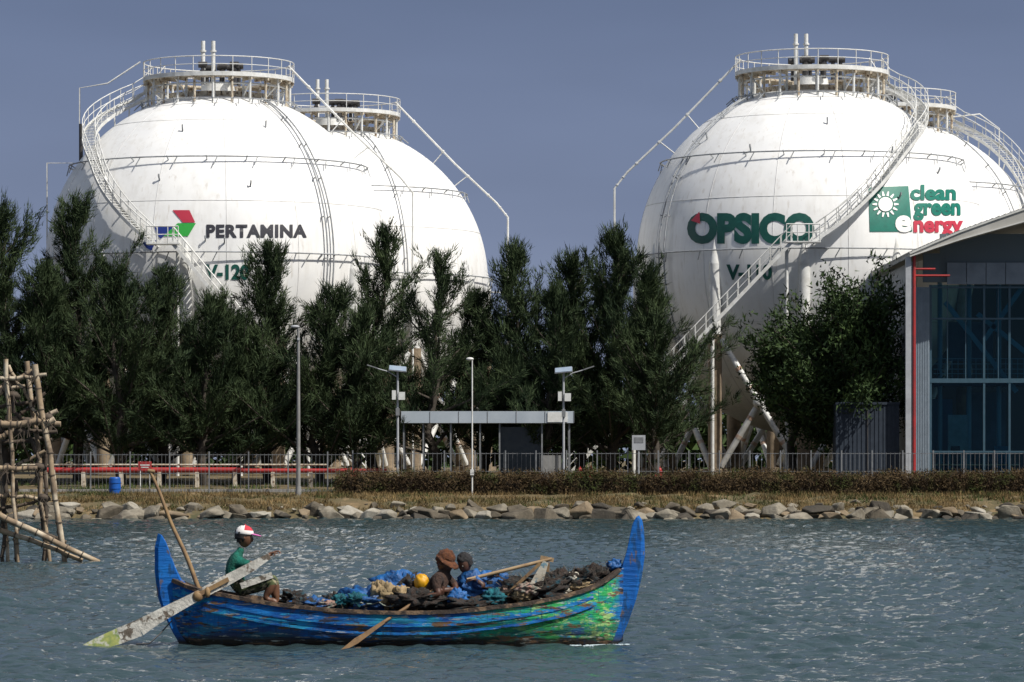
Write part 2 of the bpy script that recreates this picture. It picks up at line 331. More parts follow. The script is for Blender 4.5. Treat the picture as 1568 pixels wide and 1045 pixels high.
def decal(name,bm,fmap,mat,parent,lim):
    bmesh.ops.triangulate(bm,faces=bm.faces)
    for _ in range(6):
        ee=[e_ for e_ in bm.edges if e_.calc_length()>lim]
        if not ee: break
        bmesh.ops.subdivide_edges(bm,edges=ee,cuts=1); bmesh.ops.triangulate(bm,faces=bm.faces)
    for v in bm.verts: v.co=fmap(v.co.x,v.co.y)
    me=bpy.data.meshes.new(name); bm.to_mesh(me); bm.free(); me.materials.append(mat)
    o=bpy.data.objects.new(name,me); COL.objects.link(o); o.parent=parent; return o
def text_bm(txt,off=.02,sp=1.0):
    cu=bpy.data.curves.new('t','FONT'); cu.body=txt; cu.offset=off; cu.space_character=sp; cu.resolution_u=4
    ob=bpy.data.objects.new('t',cu); COL.objects.link(ob); dg=bpy.context.evaluated_depsgraph_get(); dg.update()
    me=bpy.data.meshes.new_from_object(ob.evaluated_get(dg)); bm=bmesh.new(); bm.from_mesh(me)
    bpy.data.objects.remove(ob); bpy.data.meshes.remove(me)
    xs_=[v.co.x for v in bm.verts]; ys_=[v.co.y for v in bm.verts]; a,b_=min(xs_),max(xs_); c,d=min(ys_),max(ys_)
    for v in bm.verts: v.co.x=(v.co.x-a)/(b_-a); v.co.y=(v.co.y-c)/(d-c); v.co.z=0
    return bm
def text_decal(name,txt,box,C,mat,parent,off=.02,sp=1.0,rad=TR+.035):
    x0,x1,y0,y1=box; bm=text_bm(txt,off,sp)
    for v in bm.verts: v.co.x*=(x1-x0)/24.; v.co.y*=(y1-y0)/24.
    decal(name,bm,lambda x,y:ray(x0+x*24,y1-y*24,C,rad),mat,parent,.35)
def poly_decal(name,pts,C,mat,parent,rad=TR+.035):
    bm=bmesh.new(); vs=[bm.verts.new((x/24,y/24,0)) for x,y in pts]; bm.faces.new(vs)
    decal(name,bm,lambda x,y:ray(x*24,y*24,C,rad),mat,parent,.4)
def tank(cx,D,legoff,stairlist,downpipe,meridians,flight=None,seed=0):
    C=Vector(((cx-CX)*D/F,D,TZ)); root=empty('spherical_gas_tank')
    mb=MB(); nu,nv=128,64; mb.ell((0,0,0),(TR,TR,TR),nu=nu,nv=nv); sh=mb.build('shell',[white],root); sh.location=C
    mb=MB()
    for lat in (52,18,-22):
        mb.poly([sph(C,TR+.0,lat,i*3.75) for i in range(97)],.022,n=4)
    for lon in range(0,360,24):
        mb.poly([sph(C,TR,l_,lon+7) for l_ in range(-60,62,4)],.02,n=4)
    rr=random.Random(seed+50)
    for i in range(7):
        la,lo_=rr.uniform(-10,50),rr.uniform(-60,60); p=sph(C,TR,la,lo_); q=sph(C,TR+.3,la+1,lo_); mb.bar(p,q,.08,.08,mi=1); mb.tube(q-Vector((0,0,.08)),q+Vector((0,0,.08)),.05,n=6,mi=1)
    mb.build('weld_seams_and_clips',[seam,pipeg],root)
    mb=MB(); g=gh(D); Lg=[]
    for i in range(12):
        a=legoff+i*30; p=sph(C,TR-.1,0,a); p.z=g; Lg.append(p)
        mb.tube(p,(p.x,p.y,10.6),.42,.42,n=14,mi=1); mb.tube((p.x,p.y,10.6),(p.x,p.y,TZ-.6),.36,.36,n=14,mi=0); mb.tube((p.x,p.y,TZ-.6),(p.x,p.y,TZ+.9),.36,.08,n=14,mi=0)
        mb.tube((p.x,p.y,g-.05),(p.x,p.y,g+.35),.75,.75,n=14,mi=1)
    for i in range(12):
        a=Lg[i].copy();b_=Lg[(i+1)%12].copy(); d=(b_-a).normalized()*.4
        a1=Vector((a.x,a.y,10.3))+d;b1=Vector((b_.x,b_.y,g+.5))-d; a2=Vector((a.x,a.y,g+.5))+d; b2=Vector((b_.x,b_.y,10.3))-d
        for s_,e_ in ((a1,b1),(a2,b2)):
            mb.tube(s_,e_,.19,n=8,mi=0)
            for t_ in (.22,.37,.46,.8): mb.tube(s_.lerp(e_,t_),s_.lerp(e_,t_+.025),.2,n=8,mi=2)
        c=(a1+b1)/2; mb.ell(c,(.4,.4,.4),nu=10,nv=6)
    mb.build('legs',[rail,fire,ored],root)
    mb=MB()
    for lat,r in ((33,.045),(64,.035),(1,.045)):
        mb.poly([sph(C,TR+.34,lat,i*3.75) for i in range(97)],r,n=6,mi=0)
        for i in range(24):
            mb.bar(sph(C,TR,lat,i*15),sph(C,TR+.42,lat,i*15),.05,.07,mi=0)
            mb.tube(sph(C,TR+.34,lat,i*15+4),sph(C,TR+.2,lat-2.8,i*15+2.5),.035,n=5,mi=0)
    for lon,l0,l1 in meridians:
        mb.poly([sph(C,TR+.25,l_,lon) for l_ in np.linspace(l0,l1,30)],.05,n=6,mi=0)
        for l_ in np.linspace(l0,l1,9): mb.bar(sph(C,TR,l_,lon-.6),sph(C,TR+.35,l_,lon-.6),.06,.06,mi=0)
    mb.build('spray_rings',[pipeg],root)
    mb=MB(); zf=C.z+11.75; ro,ri=4.8,3.5; N=48
    def ringpt(r,i,z): t=2*math.pi*i/N; return Vector((C.x+r*math.sin(t),C.y-r*math.cos(t),z))
    for i in range(N):
        a,b_,c,d=ringpt(ri,i,zf),ringpt(ro,i,zf),ringpt(ro,i+1,zf),ringpt(ri,i+1,zf); dn=Vector((0,0,-.12))
        vs=[a,b_,c,d,a+dn,b_+dn,c+dn,d+dn]; mb.add(vs,[(0,1,2,3),(4,7,6,5),(1,5,6,2),(0,3,7,4)],mi=1)
        mb.bar(ringpt(ro,i,zf+.0),ringpt(ro,i+1,zf+.0),.06,.26,mi=0)
        mb.tube(ringpt(ro,i,zf+1.1),ringpt(ro,i+1,zf+1.1),.036,n=5,mi=0); mb.tube(ringpt(ro,i,zf+.6),ringpt(ro,i+1,zf+.6),.026,n=5,mi=0)
        if i%2==0: mb.tube(ringpt(ro,i,zf),ringpt(ro,i,zf+1.1),.032,n=5,mi=0)
        if i%2==0:
            for r in (ro-.25,) if i%4 else (ro-.25,ri+.1):
                zs=C.z+math.sqrt(TR*TR-r*r)-.05; mb.tube(ringpt(r,i,zs),ringpt(r,i,zf-.1),.085,n=6,mi=1 if i%4 else 0)
            mb.bar(ringpt(ri,i,zf-.22),ringpt(ro,i,zf-.22),.1,.2,mi=1)
        if i%4==0:
            zs=C.z+math.sqrt(TR*TR-(ri+.1)**2); mb.bar(ringpt(ri+.1,i,zs+.1),ringpt(ro-.1,i,zf-.3),.08,.08,mi=0)
        mb.bar(ringpt(3.1,i,C.z+10.55),ringpt(3.1,i+1,C.z+10.55),.5,.5,mi=1)
    mb.poly([ringpt(ro-.4,i,zf-.55) for i in range(N+1)],.06,n=6,mi=0)
    for dx in (-1.0,-.35):
        mb.tube((C.x+dx,C.y,C.z+TR-.1),(C.x+dx,C.y,C.z+14.3),.13,n=10,mi=0); mb.tube((C.x+dx,C.y,C.z+13.6),(C.x+dx,C.y,C.z+13.7),.2,n=10,mi=0)
    mb.tube((C.x,C.y,C.z+TR-.2),(C.x,C.y,C.z+TR+.5),1.1,1.0,n=20,mi=0)
    rr=random.Random(seed)
    for i in range(9):
        x_=C.x+rr.uniform(-1.2,1.8); y_=C.y+rr.uniform(-1.3,1); z_=C.z+TR+.4
        mb.tube((x_,y_,z_),(x_,y_,z_+1.2),.12,n=8,mi=2); mb.tube((x_-.28,y_,z_+1.25),(x_+.28,y_,z_+1.25),.2,n=8,mi=2); mb.tube((x_,y_-.3,z_+.8),(x_,y_+.3,z_+.8),.18,n=8,mi=2)
    mb.build('top_platform',[rail,rust,dark],root)
    mb=MB()
    if stairlist:
        LL=[]
        for it in stairlist:
            LL.append(latlon(it[0],it[1],C,TR+.75) if it[2]=='p' else (it[0],it[1]))
        LL=np.array(LL); t=np.linspace(0,len(LL)-1,60); la=np.interp(t,range(len(LL)),LL[:,0]); lon=np.interp(t,range(len(LL)),LL[:,1])
        ker=np.ones(7)/7
        la=np.convolve(np.pad(la,3,'edge'),ker,'valid'); lon=np.convolve(np.pad(lon,3,'edge'),ker,'valid')
        rr_=np.interp(t,[0,len(LL)-1.6,len(LL)-1],[TR+.75,TR+.85,TR+1.55])
        pts=[sph(C,r,a,o) for r,a,o in zip(rr_,la,lon)]; sd=[Vector((p.x-C.x,p.y-C.y,0)).normalized() for p in pts]
        stair(mb,pts,sd)
        for p,s_ in list(zip(pts,sd))[::5]: mb.bar(p-s_*.5-Vector((0,0,.1)),C+(p-C).normalized()*(TR-.05),.09,.09)
        p0=pts[0]
        if flight:
            e=flight
            yy=p0.y-.5; z0=p0.z; lx0=p0.x; lx1=p0.x+e[2]
            mb.box(((lx0+lx1)/2,yy,z0),(abs(lx1-lx0)+.8,1.2,.08))
            for xx_ in np.linspace(min(lx0,lx1)-.35,max(lx0,lx1)+.35,4):
                mb.tube((xx_,yy-.58,z0),(xx_,yy-.58,z0+1.05),.035,n=5)
            mb.tube((min(lx0,lx1)-.35,yy-.58,z0+1.05),(max(lx0,lx1)+.35,yy-.58,z0+1.05),.04,n=5); mb.tube((min(lx0,lx1)-.35,yy-.58,z0+.55),(max(lx0,lx1)+.35,yy-.58,z0+.55),.03,n=5)
            px_,py_=e[0]; q1=P(px_,py_,yy); A=Vector((lx1,yy,z0)); d=(q1-A); k=(z0-gh(yy))/(A.z-q1.z)
            B=A+d*k; stair(mb,[A,B],[Vector((0,-1,0))]*2)
            for k in (0.02,.35,.7): q=A.lerp(B,k); mb.tube((q.x,yy+.3,gh(yy)),(q.x,yy+.3,q.z-.1),.11,n=8)
        mb.build('staircase',[rail],root)
    if downpipe:
        mb=MB(); pts=[Vector((C.x+a,C.y+c,C.z+b_)) for a,b_,c in downpipe]; mb.poly(pts,.07,n=8)
        for a,b_ in zip(pts,pts[1:]):
            for k in (.3,.8):
                q=a.lerp(b_,k); s_=C+(q-C).normalized()*TR
                if (q-s_).length<1.6: mb.tube(q,s_,.04,n=5)
                mb.tube(q.lerp(a,.02),q.lerp(b_,.03),.11,n=8)
        mb.build('drench_pipe',[rail],root)
    return C,root
dpR=[(4.5,12.6,-1),(8.7,8.3,-.5),(11.6,5.6,0),(12.4,4.6,0),(12.4,-13.2,0)]
dpL=[(-a,b_,c) for a,b_,c in dpR]
C1,R1=tank(335,238,-6,[(240,378,'p'),(200,342,'p'),(165,298,'p'),(146,240,'p'),(53,-84,'l'),(62,-98,'l'),(71,-112,'l')],dpR,[(41,66,-40),(43.5,66,-40)],flight=((320,440),0,1.2),seed=1)
C2,R2=tank(508,262,4,None,dpR,[(30,66,-30)],seed=2)
C3,R3=tank(1243,234,-7,[(1240,375,'p'),(1290,340,'p'),(1345,285,'p'),(1385,225,'p'),(56,68,'l'),(64,88,'l'),(71,104,'l')],dpL,[(-58,66,-40),(-61,66,-40)],flight=((1060,530),0,-1.3),seed=3)
C4,R4=tank(1357,258,10,[(2,40,'l'),(25,62,'l'),(50,80,'l'),(62,95,'l'),(71,112,'l')],None,[(50,66,-30)],seed=4)
mb=MB(); pl=[(72,330),(72,250),(122,250),(122,135),(165,128),(215,95)]; mb.poly([P(x,y,239) for x,y in pl],.05,n=6); mb.tube(P(72,700,239),P(72,330,239),.05,n=6); mb.tube(P(124,250,239),P(124,190,239),.13,n=8,mi=1); mb.build('guide_pipe',[rail,dark],R1)
mb=MB(); pl=[(1455,180),(1500,175),(1530,197),(1530,420)]; mb.poly([P(x,y,259) for x,y in pl],.05,n=6); mb.tube(P(1408,160,246),P(1408,245,246),.06,n=6,mi=0); mb.tube(P(1410,160,246),P(1410,205,246),.14,n=8,mi=1); mb.build('guide_pipe',[rail,dark],R4)
blk=M('lettering_black',(.025,.025,.035),rough=.5); grn=M('lettering_green',(.0,.06,.05),(.005,.08,.06),rough=.5)
teal=M('sign_teal',(.0,.13,.095),(.0,.16,.115),rough=.5); lred=M('lettering_red',(.45,.03,.06),rough=.5); lgr=M('logo_green',(.03,.35,.05),rough=.5); lbl=M('logo_blue',(.01,.03,.2),rough=.5); wdec=M('lettering_white',(.8,.8,.78),rough=.5)
text_decal('lettering_name','PERTAMINA',(316,470,344,364),C1,blk,R1,off=.045,sp=1.1)
poly_decal('logo_red',[(264,322),(290,322),(299,341),(280,341)],C1,lred,R1)
poly_decal('logo_green',[(272,342),(300,342),(288,362),(250,362)],C1,lgr,R1)
poly_decal('logo_blue',[(236,346),(268,346),(246,366),(240,360)],C1,lbl,R1); poly_decal('logo_blue_tail',[(218,372),(240,368),(232,384),(224,380)],C1,lbl,R1)
text_decal('lettering_number','V-120',(314,382,405,429),C1,grn,R1,off=.045)
text_decal('lettering_name','OPSICO',(1052,1247,326,374),C3,grn,R3,off=.06,sp=1.0)
poly_decal('logo_red',[(1058,338),(1071,324),(1072,343)],C3,lred,R3,rad=TR+.06)
text_decal('lettering_number','V-110',(1112,1182,405,429),C3,grn,R3,off=.045)
poly_decal('green_square',[(1330,287),(1391,285),(1397,355),(1332,355)],C3,teal,R3)
for i in range(14):
    a=2*math.pi*i/14; c,s_=math.cos(a),math.sin(a); cx_,cy_=1356,313
    poly_decal('sun_ray',[(cx_+13*c-2*s_,cy_+13*s_+2*c),(cx_+20*c-1*s_,cy_+20*s_+1*c),(cx_+20*c+1*s_,cy_+20*s_-1*c),(cx_+13*c+2*s_,cy_+13*s_-2*c)],C3,wdec,R3,rad=TR+.07)
poly_decal('sun_disc',[(1356+11*math.cos(2*math.pi*i/20),313+11*math.sin(2*math.pi*i/20)) for i in range(20)],C3,wdec,R3,rad=TR+.09)
text_decal('lettering_clean','clean',(1394,1464,283,307),C3,teal,R3,off=.04,rad=TR+.05)
text_decal('lettering_green','green',(1399,1471,311,338),C3,teal,R3,off=.04,rad=TR+.05)
text_decal('lettering_e','e',(1371,1396,330,356),C3,wdec,R3,off=.04,rad=TR+.07)
text_decal('lettering_energy','nergy',(1399,1475,338,364),C3,lred,R3,off=.04,rad=TR+.05)
# ---------------------------------------------------------------- red pipeline, hydrants
mb=MB()
for xa,xb,yy,r in ((60,372,720,.15),(372,592,721,.12),(20,500,712,.05),(1395,1560,712,.05)):
    mb.tube(P(xa,yy,205.5),P(xb,yy,205.5),r,n=10,mi=0 if r>.1 else 1)
for px in range(70,592,58):
    p=P(px,720,205.5); mb.box((p.x,p.y,(gh(205.5)+p.z-.12)/2),(.2,.5,p.z-.12-gh(205.5)+.02),mi=1)
mb.build('fire_water_pipeline',[redp,rust])
for px,D in ((538,204.2),(888,205),(905,206.5),(1010,205)):
    x_=(px-CX)*D/F; g_=gh(D); mb=MB()
    mb.tube((x_,D,g_),(x_,D,g_+.12),.2,.2,n=12); mb.tube((x_,D,g_+.12),(x_,D,g_+.85),.12,.12,n=12); mb.tube((x_,D,g_+.85),(x_,D,g_+.92),.17,.17,n=12); mb.ell((x_,D,g_+.95),(.13,.13,.14)); mb.tube((x_-.25,D,g_+.65),(x_+.25,D,g_+.65),.07,n=8); mb.tube((x_,D-.24,g_+.6),(x_,D,g_+.6),.09,n=8); mb.tube((x_,D,g_+1.05),(x_,D,g_+1.15),.04,n=6)
    mb.build('fire_hydrant',[redp])
# ---------------------------------------------------------------- fences
galv=M('galvanised',(.24,.25,.26),(.15,.155,.16),scale=3,rough=.55,metal=.2)
def fence(mb,x0,x1,D,z0,z1,sp,post):
    x=x0
    while x<x1:
        mb.box((x,D,(z0+z1)/2),(.014,.014,z1-z0)); x+=sp
    x=x0
    while x<x1+.01: mb.box((x,D,(z0+z1)/2+.05),(.07,.07,z1-z0+.12)); x+=post
    for z in (z0+.12,z1-.06,(z0+z1)/2): mb.box(((x0+x1)/2,D+.03,z),(x1-x0,.03,.03))
mb=MB(); fence(mb,-24.5,-8.6,197.9,gh(197.9)+.0,3.35,.21,2.1); mb.build('steel_fence',[galv])
mb=MB(); fence(mb,-8.6,48,201,gh(201),3.42,.24,1.65); mb.build('steel_fence',[galv])
# ---------------------------------------------------------------- lamps
conc=M('concrete_pole',(.25,.25,.245),(.17,.17,.165),scale=2,rough=.8)
lampm=M('lamp_grey_paint',(.42,.44,.46),(.33,.34,.36),scale=2,rough=.5)
panel=M('solar_panel_blue',(.30,.36,.44),(.24,.3,.38),rough=.3)
def stand(px,D): return Vector(((px-CX)*D/F,D,gh(D)))
mb=MB(); b0=stand(457,196); t=P(452,502,196); mb.tube(b0,(b0.x,b0.y,t.z),.12,.07,n=12); mb.tube((b0.x,b0.y,b0.z),(b0.x,b0.y,b0.z+.5),.17,.15,n=12)
mb.ell((t.x,t.y,t.z+.05),(.24,.16,.09),mi=1); mb.tube((b0.x,b0.y,t.z-.6),(b0.x+.02,b0.y-.2,t.z-.6),.08,n=8,mi=1); mb.build('street_lamp',[conc,lampm])
def solar(px,D,top,dirx):
    mb=MB(); b0=stand(px,D); zt=P(px,top,D).z; mb.tube(b0,(b0.x,b0.y,zt),.075,.055,n=10)
    R=Matrix.Rotation(math.radians(25),3,'X')@Matrix.Rotation(math.radians(-6*dirx),3,'Y'); mb.box((b0.x,b0.y,zt+.12),(.9,.58,.05),mi=1,rot=R); mb.box((b0.x,b0.y,zt+.09),(.96,.64,.03),mi=2,rot=R)
    mb.poly([(b0.x,b0.y,zt-.35),(b0.x+dirx*.5,b0.y,zt-.05),(b0.x+dirx*1.1,b0.y,zt+.12)],.03,n=6); mb.box((b0.x+dirx*1.35,b0.y,zt+.22),(.6,.2,.06),mi=2,rot=Matrix.Rotation(math.radians(-18*dirx),3,'Y'))
    mb.box((b0.x+.22,b0.y-.12,zt-1.35),(.34,.28,.42),mi=3); mb.box((b0.x-.2,b0.y-.1,zt-1.3),(.2,.2,.5),mi=3); mb.box((b0.x,b0.y-.1,zt-2.2),(.2,.2,.4),mi=2)
    mb.build('solar_street_lamp',[lampm,panel,galv,rail])
solar(609,199.3,568,-1); solar(863,199.3,570,1)
mb=MB(); b0=stand(723,196.6); zt=P(723,550,196.6).z; mb.tube(b0,(b0.x,b0.y,zt),.045,.035,n=8); mb.ell((b0.x-.12,b0.y,zt),(.2,.12,.09)); mb.box((b0.x,b0.y-.07,b0.z+1.2),(.2,.1,.3)); mb.build('lamp_post',[rail])
mb=MB(); b0=stand(978,200.6); mb.tube(b0,(b0.x,b0.y,P(0,668,200).z),.04,n=8); mb.box((b0.x,b0.y-.06,P(0,678,200).z),(.72,.03,.8)); mb.box((b0.x,b0.y-.08,P(0,674,200).z),(.5,.02,.3),mi=1); mb.build('notice_sign',[lampm,galv])
mb=MB(); b0=stand(222,198.8); mb.tube((b0.x-.25,b0.y,b0.z),(b0.x-.25,b0.y,2.95),.03,n=6); mb.tube((b0.x+.25,b0.y,b0.z),(b0.x+.25,b0.y,2.95),.03,n=6); mb.box((b0.x,b0.y-.05,2.72),(.72,.03,.42),mi=1); mb.box((b0.x,b0.y-.07,2.74),(.5,.01,.06)); mb.box((b0.x,b0.y-.07,2.62),(.4,.01,.05)); mb.build('warning_sign',[rail,redp])
blue=M('blue_plastic',(.01,.10,.42),(.01,.08,.32),rough=.4)
mb=MB(); b0=stand(176,197)
for z0,z1,r0,r1 in ((0,.06,.27,.3),(.06,.3,.3,.31),(.3,.34,.335,.335),(.34,.6,.31,.31),(.6,.64,.335,.335),(.64,.85,.31,.3),(.85,.92,.3,.25)): mb.tube(b0+Vector((0,0,z0)),b0+Vector((0,0,z1)),r0,r1,n=18)
mb.build('plastic_barrel',[blue])
# ---------------------------------------------------------------- shelter
shm=M('shelter_fascia',(.42,.47,.52),(.34,.39,.44),scale=.6,rough=.5); glassd=M('tinted_glass',(.05,.06,.06),(.03,.04,.045),rough=.2)
root=empty('shelter'); D=204; a=P(614,630,D); b_=P(879,648,D); g=gh(D)
mb=MB(); wdt=b_.x-a.x; cxm=(a.x+b_.x)/2
mb.box((cxm,D+1.5,(a.z+b_.z)/2),(wdt,3.0,a.z-b_.z)); 
for i in range(7): mb.box((a.x+wdt*i/6*.998+.01,D-.012,(a.z+b_.z)/2),(.03,.02,a.z-b_.z-.02),mi=1)
mb.box((b_.x-.9,D-.03,(a.z+b_.z)/2),(1.1,.05,a.z-b_.z-.1),mi=2)
mb.build('roof',[shm,galv,rail],root)
mb=MB()
for px in (618,648,690,735,765,830,872):
    x=(px-CX)*D/F
    for dy in (.3,2.7): mb.box((x,D+dy,(g+b_.z)/2),(.08,.08,b_.z-g))
mb.build('posts',[galv],root)
mb=MB(); x0=(765-CX)*D/F; x1=(830-CX)*D/F; mb.box(((x0+x1)/2,D+2.6,(g+b_.z)/2),(x1-x0,.04,b_.z-g-.4)); mb.build('glass_screen',[glassd],root)
mb=MB(); mb.box((a.x+1.8,D+1.5,g+.5),(2.6,.4,.06)); 
for dx in (.7,2.9): mb.box((a.x+dx,D+1.5,g+.24),(.06,.3,.48))
mb.box(((855-CX)*D/F-.4,D+1.2,g+.9),(1.1,.8,1.8)); mb.build('bench_and_kiosk',[conc],root)
# ---------------------------------------------------------------- building right
root=empty('glass_hall_building'); D=205; g=gh(D)-.02
def X_(px): return (px-CX)*D/F
def Z_(py): return CH-(py-HY)*D/F
bl=M('facade_panel_grey',(.24,.28,.33),(.17,.2,.24),scale=1,rough=.6); cor=M('corrugated_grey',(.22,.27,.32),(.18,.22,.26),rough=.5); roofm=M('roof_metal',(.42,.41,.38),(.32,.31,.28),scale=.6,rough=.6); mull=M('mullion_blue',(.05,.10,.14),(.035,.08,.11),rough=.4)
gl=bpy.data.materials.new('facade_glass'); gl.use_nodes=True; nt=gl.node_tree; nt.nodes.clear(); o_=nt.nodes.new('ShaderNodeOutputMaterial'); mxs=nt.nodes.new('ShaderNodeMixShader'); tr=nt.nodes.new('ShaderNodeBsdfTransparent'); gs=nt.nodes.new('ShaderNodeBsdfGlossy'); fr=nt.nodes.new('ShaderNodeFresnel')
tr.inputs[0].default_value=(.42,.62,.68,1); gs.inputs['Roughness'].default_value=.03; gs.inputs[0].default_value=(.6,.8,.9,1); fr.inputs[0].default_value=1.28; nt.links.new(fr.outputs[0],mxs.inputs[0]); nt.links.new(tr.outputs[0],mxs.inputs[1]); nt.links.new(gs.outputs[0],mxs.inputs[2]); nt.links.new(mxs.outputs[0],o_.inputs[0])
arc=[(1384,392),(1420,376),(1460,359),(1510,341),(1568,321),(1640,303),(1720,292),(1800,290),(1900,300),(2000,330)]
mb=MB(); n=len(arc)
yA,yB=D-3,D+26
for i in range(n-1):
    (ax,az),(bx,bz)=(X_(arc[i][0]),Z_(arc[i][1])),(X_(arc[i+1][0]),Z_(arc[i+1][1]))
    ta=.22+.55*min(1,i/4.); tb=.22+.55*min(1,(i+1)/4.)
    mb.add([(ax,yA,az),(bx,yA,bz),(bx,yB,bz),(ax,yB,az),(ax,yA,az-ta),(bx,yA,bz-tb),(bx,yB,bz-tb),(ax,yB,az-ta)],[(0,1,2,3),(4,7,6,5),(0,4,5,1),(3,2,6,7)]+([(0,3,7,4)] if i==0 else []))
    mb.bar((ax,yA-.04,az-.04),(bx,yA-.04,bz-.04),.08,.1,mi=1)
    mb.bar((ax,yA-.04,az-ta+.03),(bx,yA-.04,bz-tb+.03),.08,.07,mi=1)
    for k in range(6):
        q=k/6; sx=ax+(bx-ax)*q; sz=az+(bz-az)*q; mb.box((sx,(yA+yB)/2,sz+.03),(.05,yB-yA-.02,.07))
mb.build('roof',[roofm,M('roof_trim',(.6,.6,.57),(.5,.5,.47),rough=.5)],root)
mb=MB()
for x in range(1450,1990,30): mb.box((X_(x+15),D+.1,Z_(419)),(X_(x+29)-X_(x),.15,Z_(403)-Z_(436)))
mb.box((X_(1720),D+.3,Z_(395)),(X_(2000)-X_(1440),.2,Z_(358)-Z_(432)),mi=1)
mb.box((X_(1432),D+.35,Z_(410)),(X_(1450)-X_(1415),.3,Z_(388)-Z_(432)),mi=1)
x=1398
while x<1423: mb.tube((X_(x),D,g),(X_(x),D,Z_(440)),.055,n=6,mi=2); x+=2.6
mb.box((X_(1410),D+.3,(g+Z_(440))/2),(X_(1424)-X_(1397),.5,Z_(440)-g),mi=2)
mb.box((X_(1400),D+12,(g+Z_(400))/2),(.2,23,Z_(400)-g),mi=2)
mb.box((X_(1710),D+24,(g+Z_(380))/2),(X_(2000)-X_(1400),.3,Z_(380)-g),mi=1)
mb.box((X_(1710),D+12,g+.05),(X_(2000)-X_(1400),23,.1),mi=0)
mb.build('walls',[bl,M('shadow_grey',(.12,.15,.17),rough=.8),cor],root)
mb=MB(); mb.box((X_(1712),D+.45,(g+Z_(436))/2),(X_(2000)-X_(1424),.03,Z_(436)-g)); mb.build('glazing',[gl],root)
mb=MB()
for x in (1426,1508,1547,1628,1700,1780,1860,1940): mb.box((X_(x),D+.36,(g+Z_(436))/2),(.12,.14,Z_(436)-g))
for x in (1452,1480,1530,1590): mb.box((X_(x),D+.40,(Z_(583)+Z_(436))/2),(.05,.06,Z_(436)-Z_(583)))
for y in (440,488,583,692): mb.box((X_(1712),D+.33,Z_(y)),(X_(2000)-X_(1424),.12,.1 if y!=583 else .24))
mb.build('mullions',[mull],root)
mb=MB()
for s_,e_ in (((1450,462),(1560,600)),((1500,480),(1600,560)),((1568,440),(1510,520))): mb.bar((X_(s_[0]),D+.9,Z_(s_[1])),(X_(e_[0]),D+.9,Z_(e_[1])),.2,.26,mi=0)
for x in (1445,1490,1536,1580): mb.tube((X_(x),D+1.8,g),(X_(x),D+1.8,Z_(430)),.14,n=10,mi=0)
mb.box((X_(1712),D+3,Z_(586)),(X_(2000)-X_(1440),4,.3),mi=1)
for i in range(60): mb.box((X_(1442)+i*.33,D+.75,Z_(565)),(.03,.03,1.1))
for zz_ in (549,557,565,572): mb.box((X_(1712),D+.75,Z_(zz_)),(X_(2000)-X_(1440),.03,.04))
mb.build('interior_frame',[M('interior_steel',(.5,.66,.72),rough=.4),mull],root)
mb=MB(); mb.box((X_(1472),D+1.6,(g+Z_(635))/2),(1.1,.1,Z_(635)-g)); mb.box((X_(1520),D+3,(g+Z_(600))/2),(2.2,.1,Z_(600)-g),mi=1); mb.box((X_(1468),D+1.5,g+1.6),(.5,.05,1.4),mi=2); mb.box((X_(1500),D+4,Z_(520)),(2.5,.1,2.2),mi=1); mb.box((X_(1450),D+3,(g+Z_(610))/2),(1.3,.1,Z_(610)-g),mi=3); mb.box((X_(1540),D+1.4,g+1.2),(.9,.1,2.2),mi=3)
mb.build('interior_partitions',[rail,bl,glassd,M('interior_blue',(.08,.3,.45),rough=.6)],root)
mb=MB(); mb.box((X_(1383),D-2.6,(g+Z_(398))/2),(.3,.3,Z_(398)-g)); 
mb.tube((X_(1392),D-2.6,g),(X_(1392),D-2.6,Z_(396)),.09,n=10,mi=1)
mb.tube((X_(1392),D-2.6,Z_(416)),(X_(1424),D-2.6,Z_(416)),.06,n=6,mi=1); mb.tube((X_(1392),D-2.6,Z_(426)),(X_(1446),D-2.6,Z_(426)),.06,n=6,mi=1)
mb.build('column_and_downpipe',[lampm,redp],root)
mb=MB(); Dn=206
a0=(1280-CX)*Dn/F; a1=(1377-CX)*Dn/F; zt=CH-(618-HY)*Dn/F; mb.box(((a0+a1)/2,Dn+1,(gh(Dn)+zt)/2),(a1-a0,2,zt-gh(Dn)))
q=a0+.05
while q<a1: mb.box((q,Dn-.02,(gh(Dn)+zt)/2),(.12,.03,zt-gh(Dn)-.1)); q+=.24
mb.box(((a0+a1)/2,Dn-.04,zt),(a1-a0+.05,.12,.14)); mb.box(((a0+a1)/2,Dn-.05,(zt+gh(Dn))/2+.3),(.07,.04,zt-gh(Dn)-1),mi=1)
mb.build('storage_container',[M('container_slate',(.04,.052,.072),(.03,.04,.056),rough=.8,spec=.2),dark])
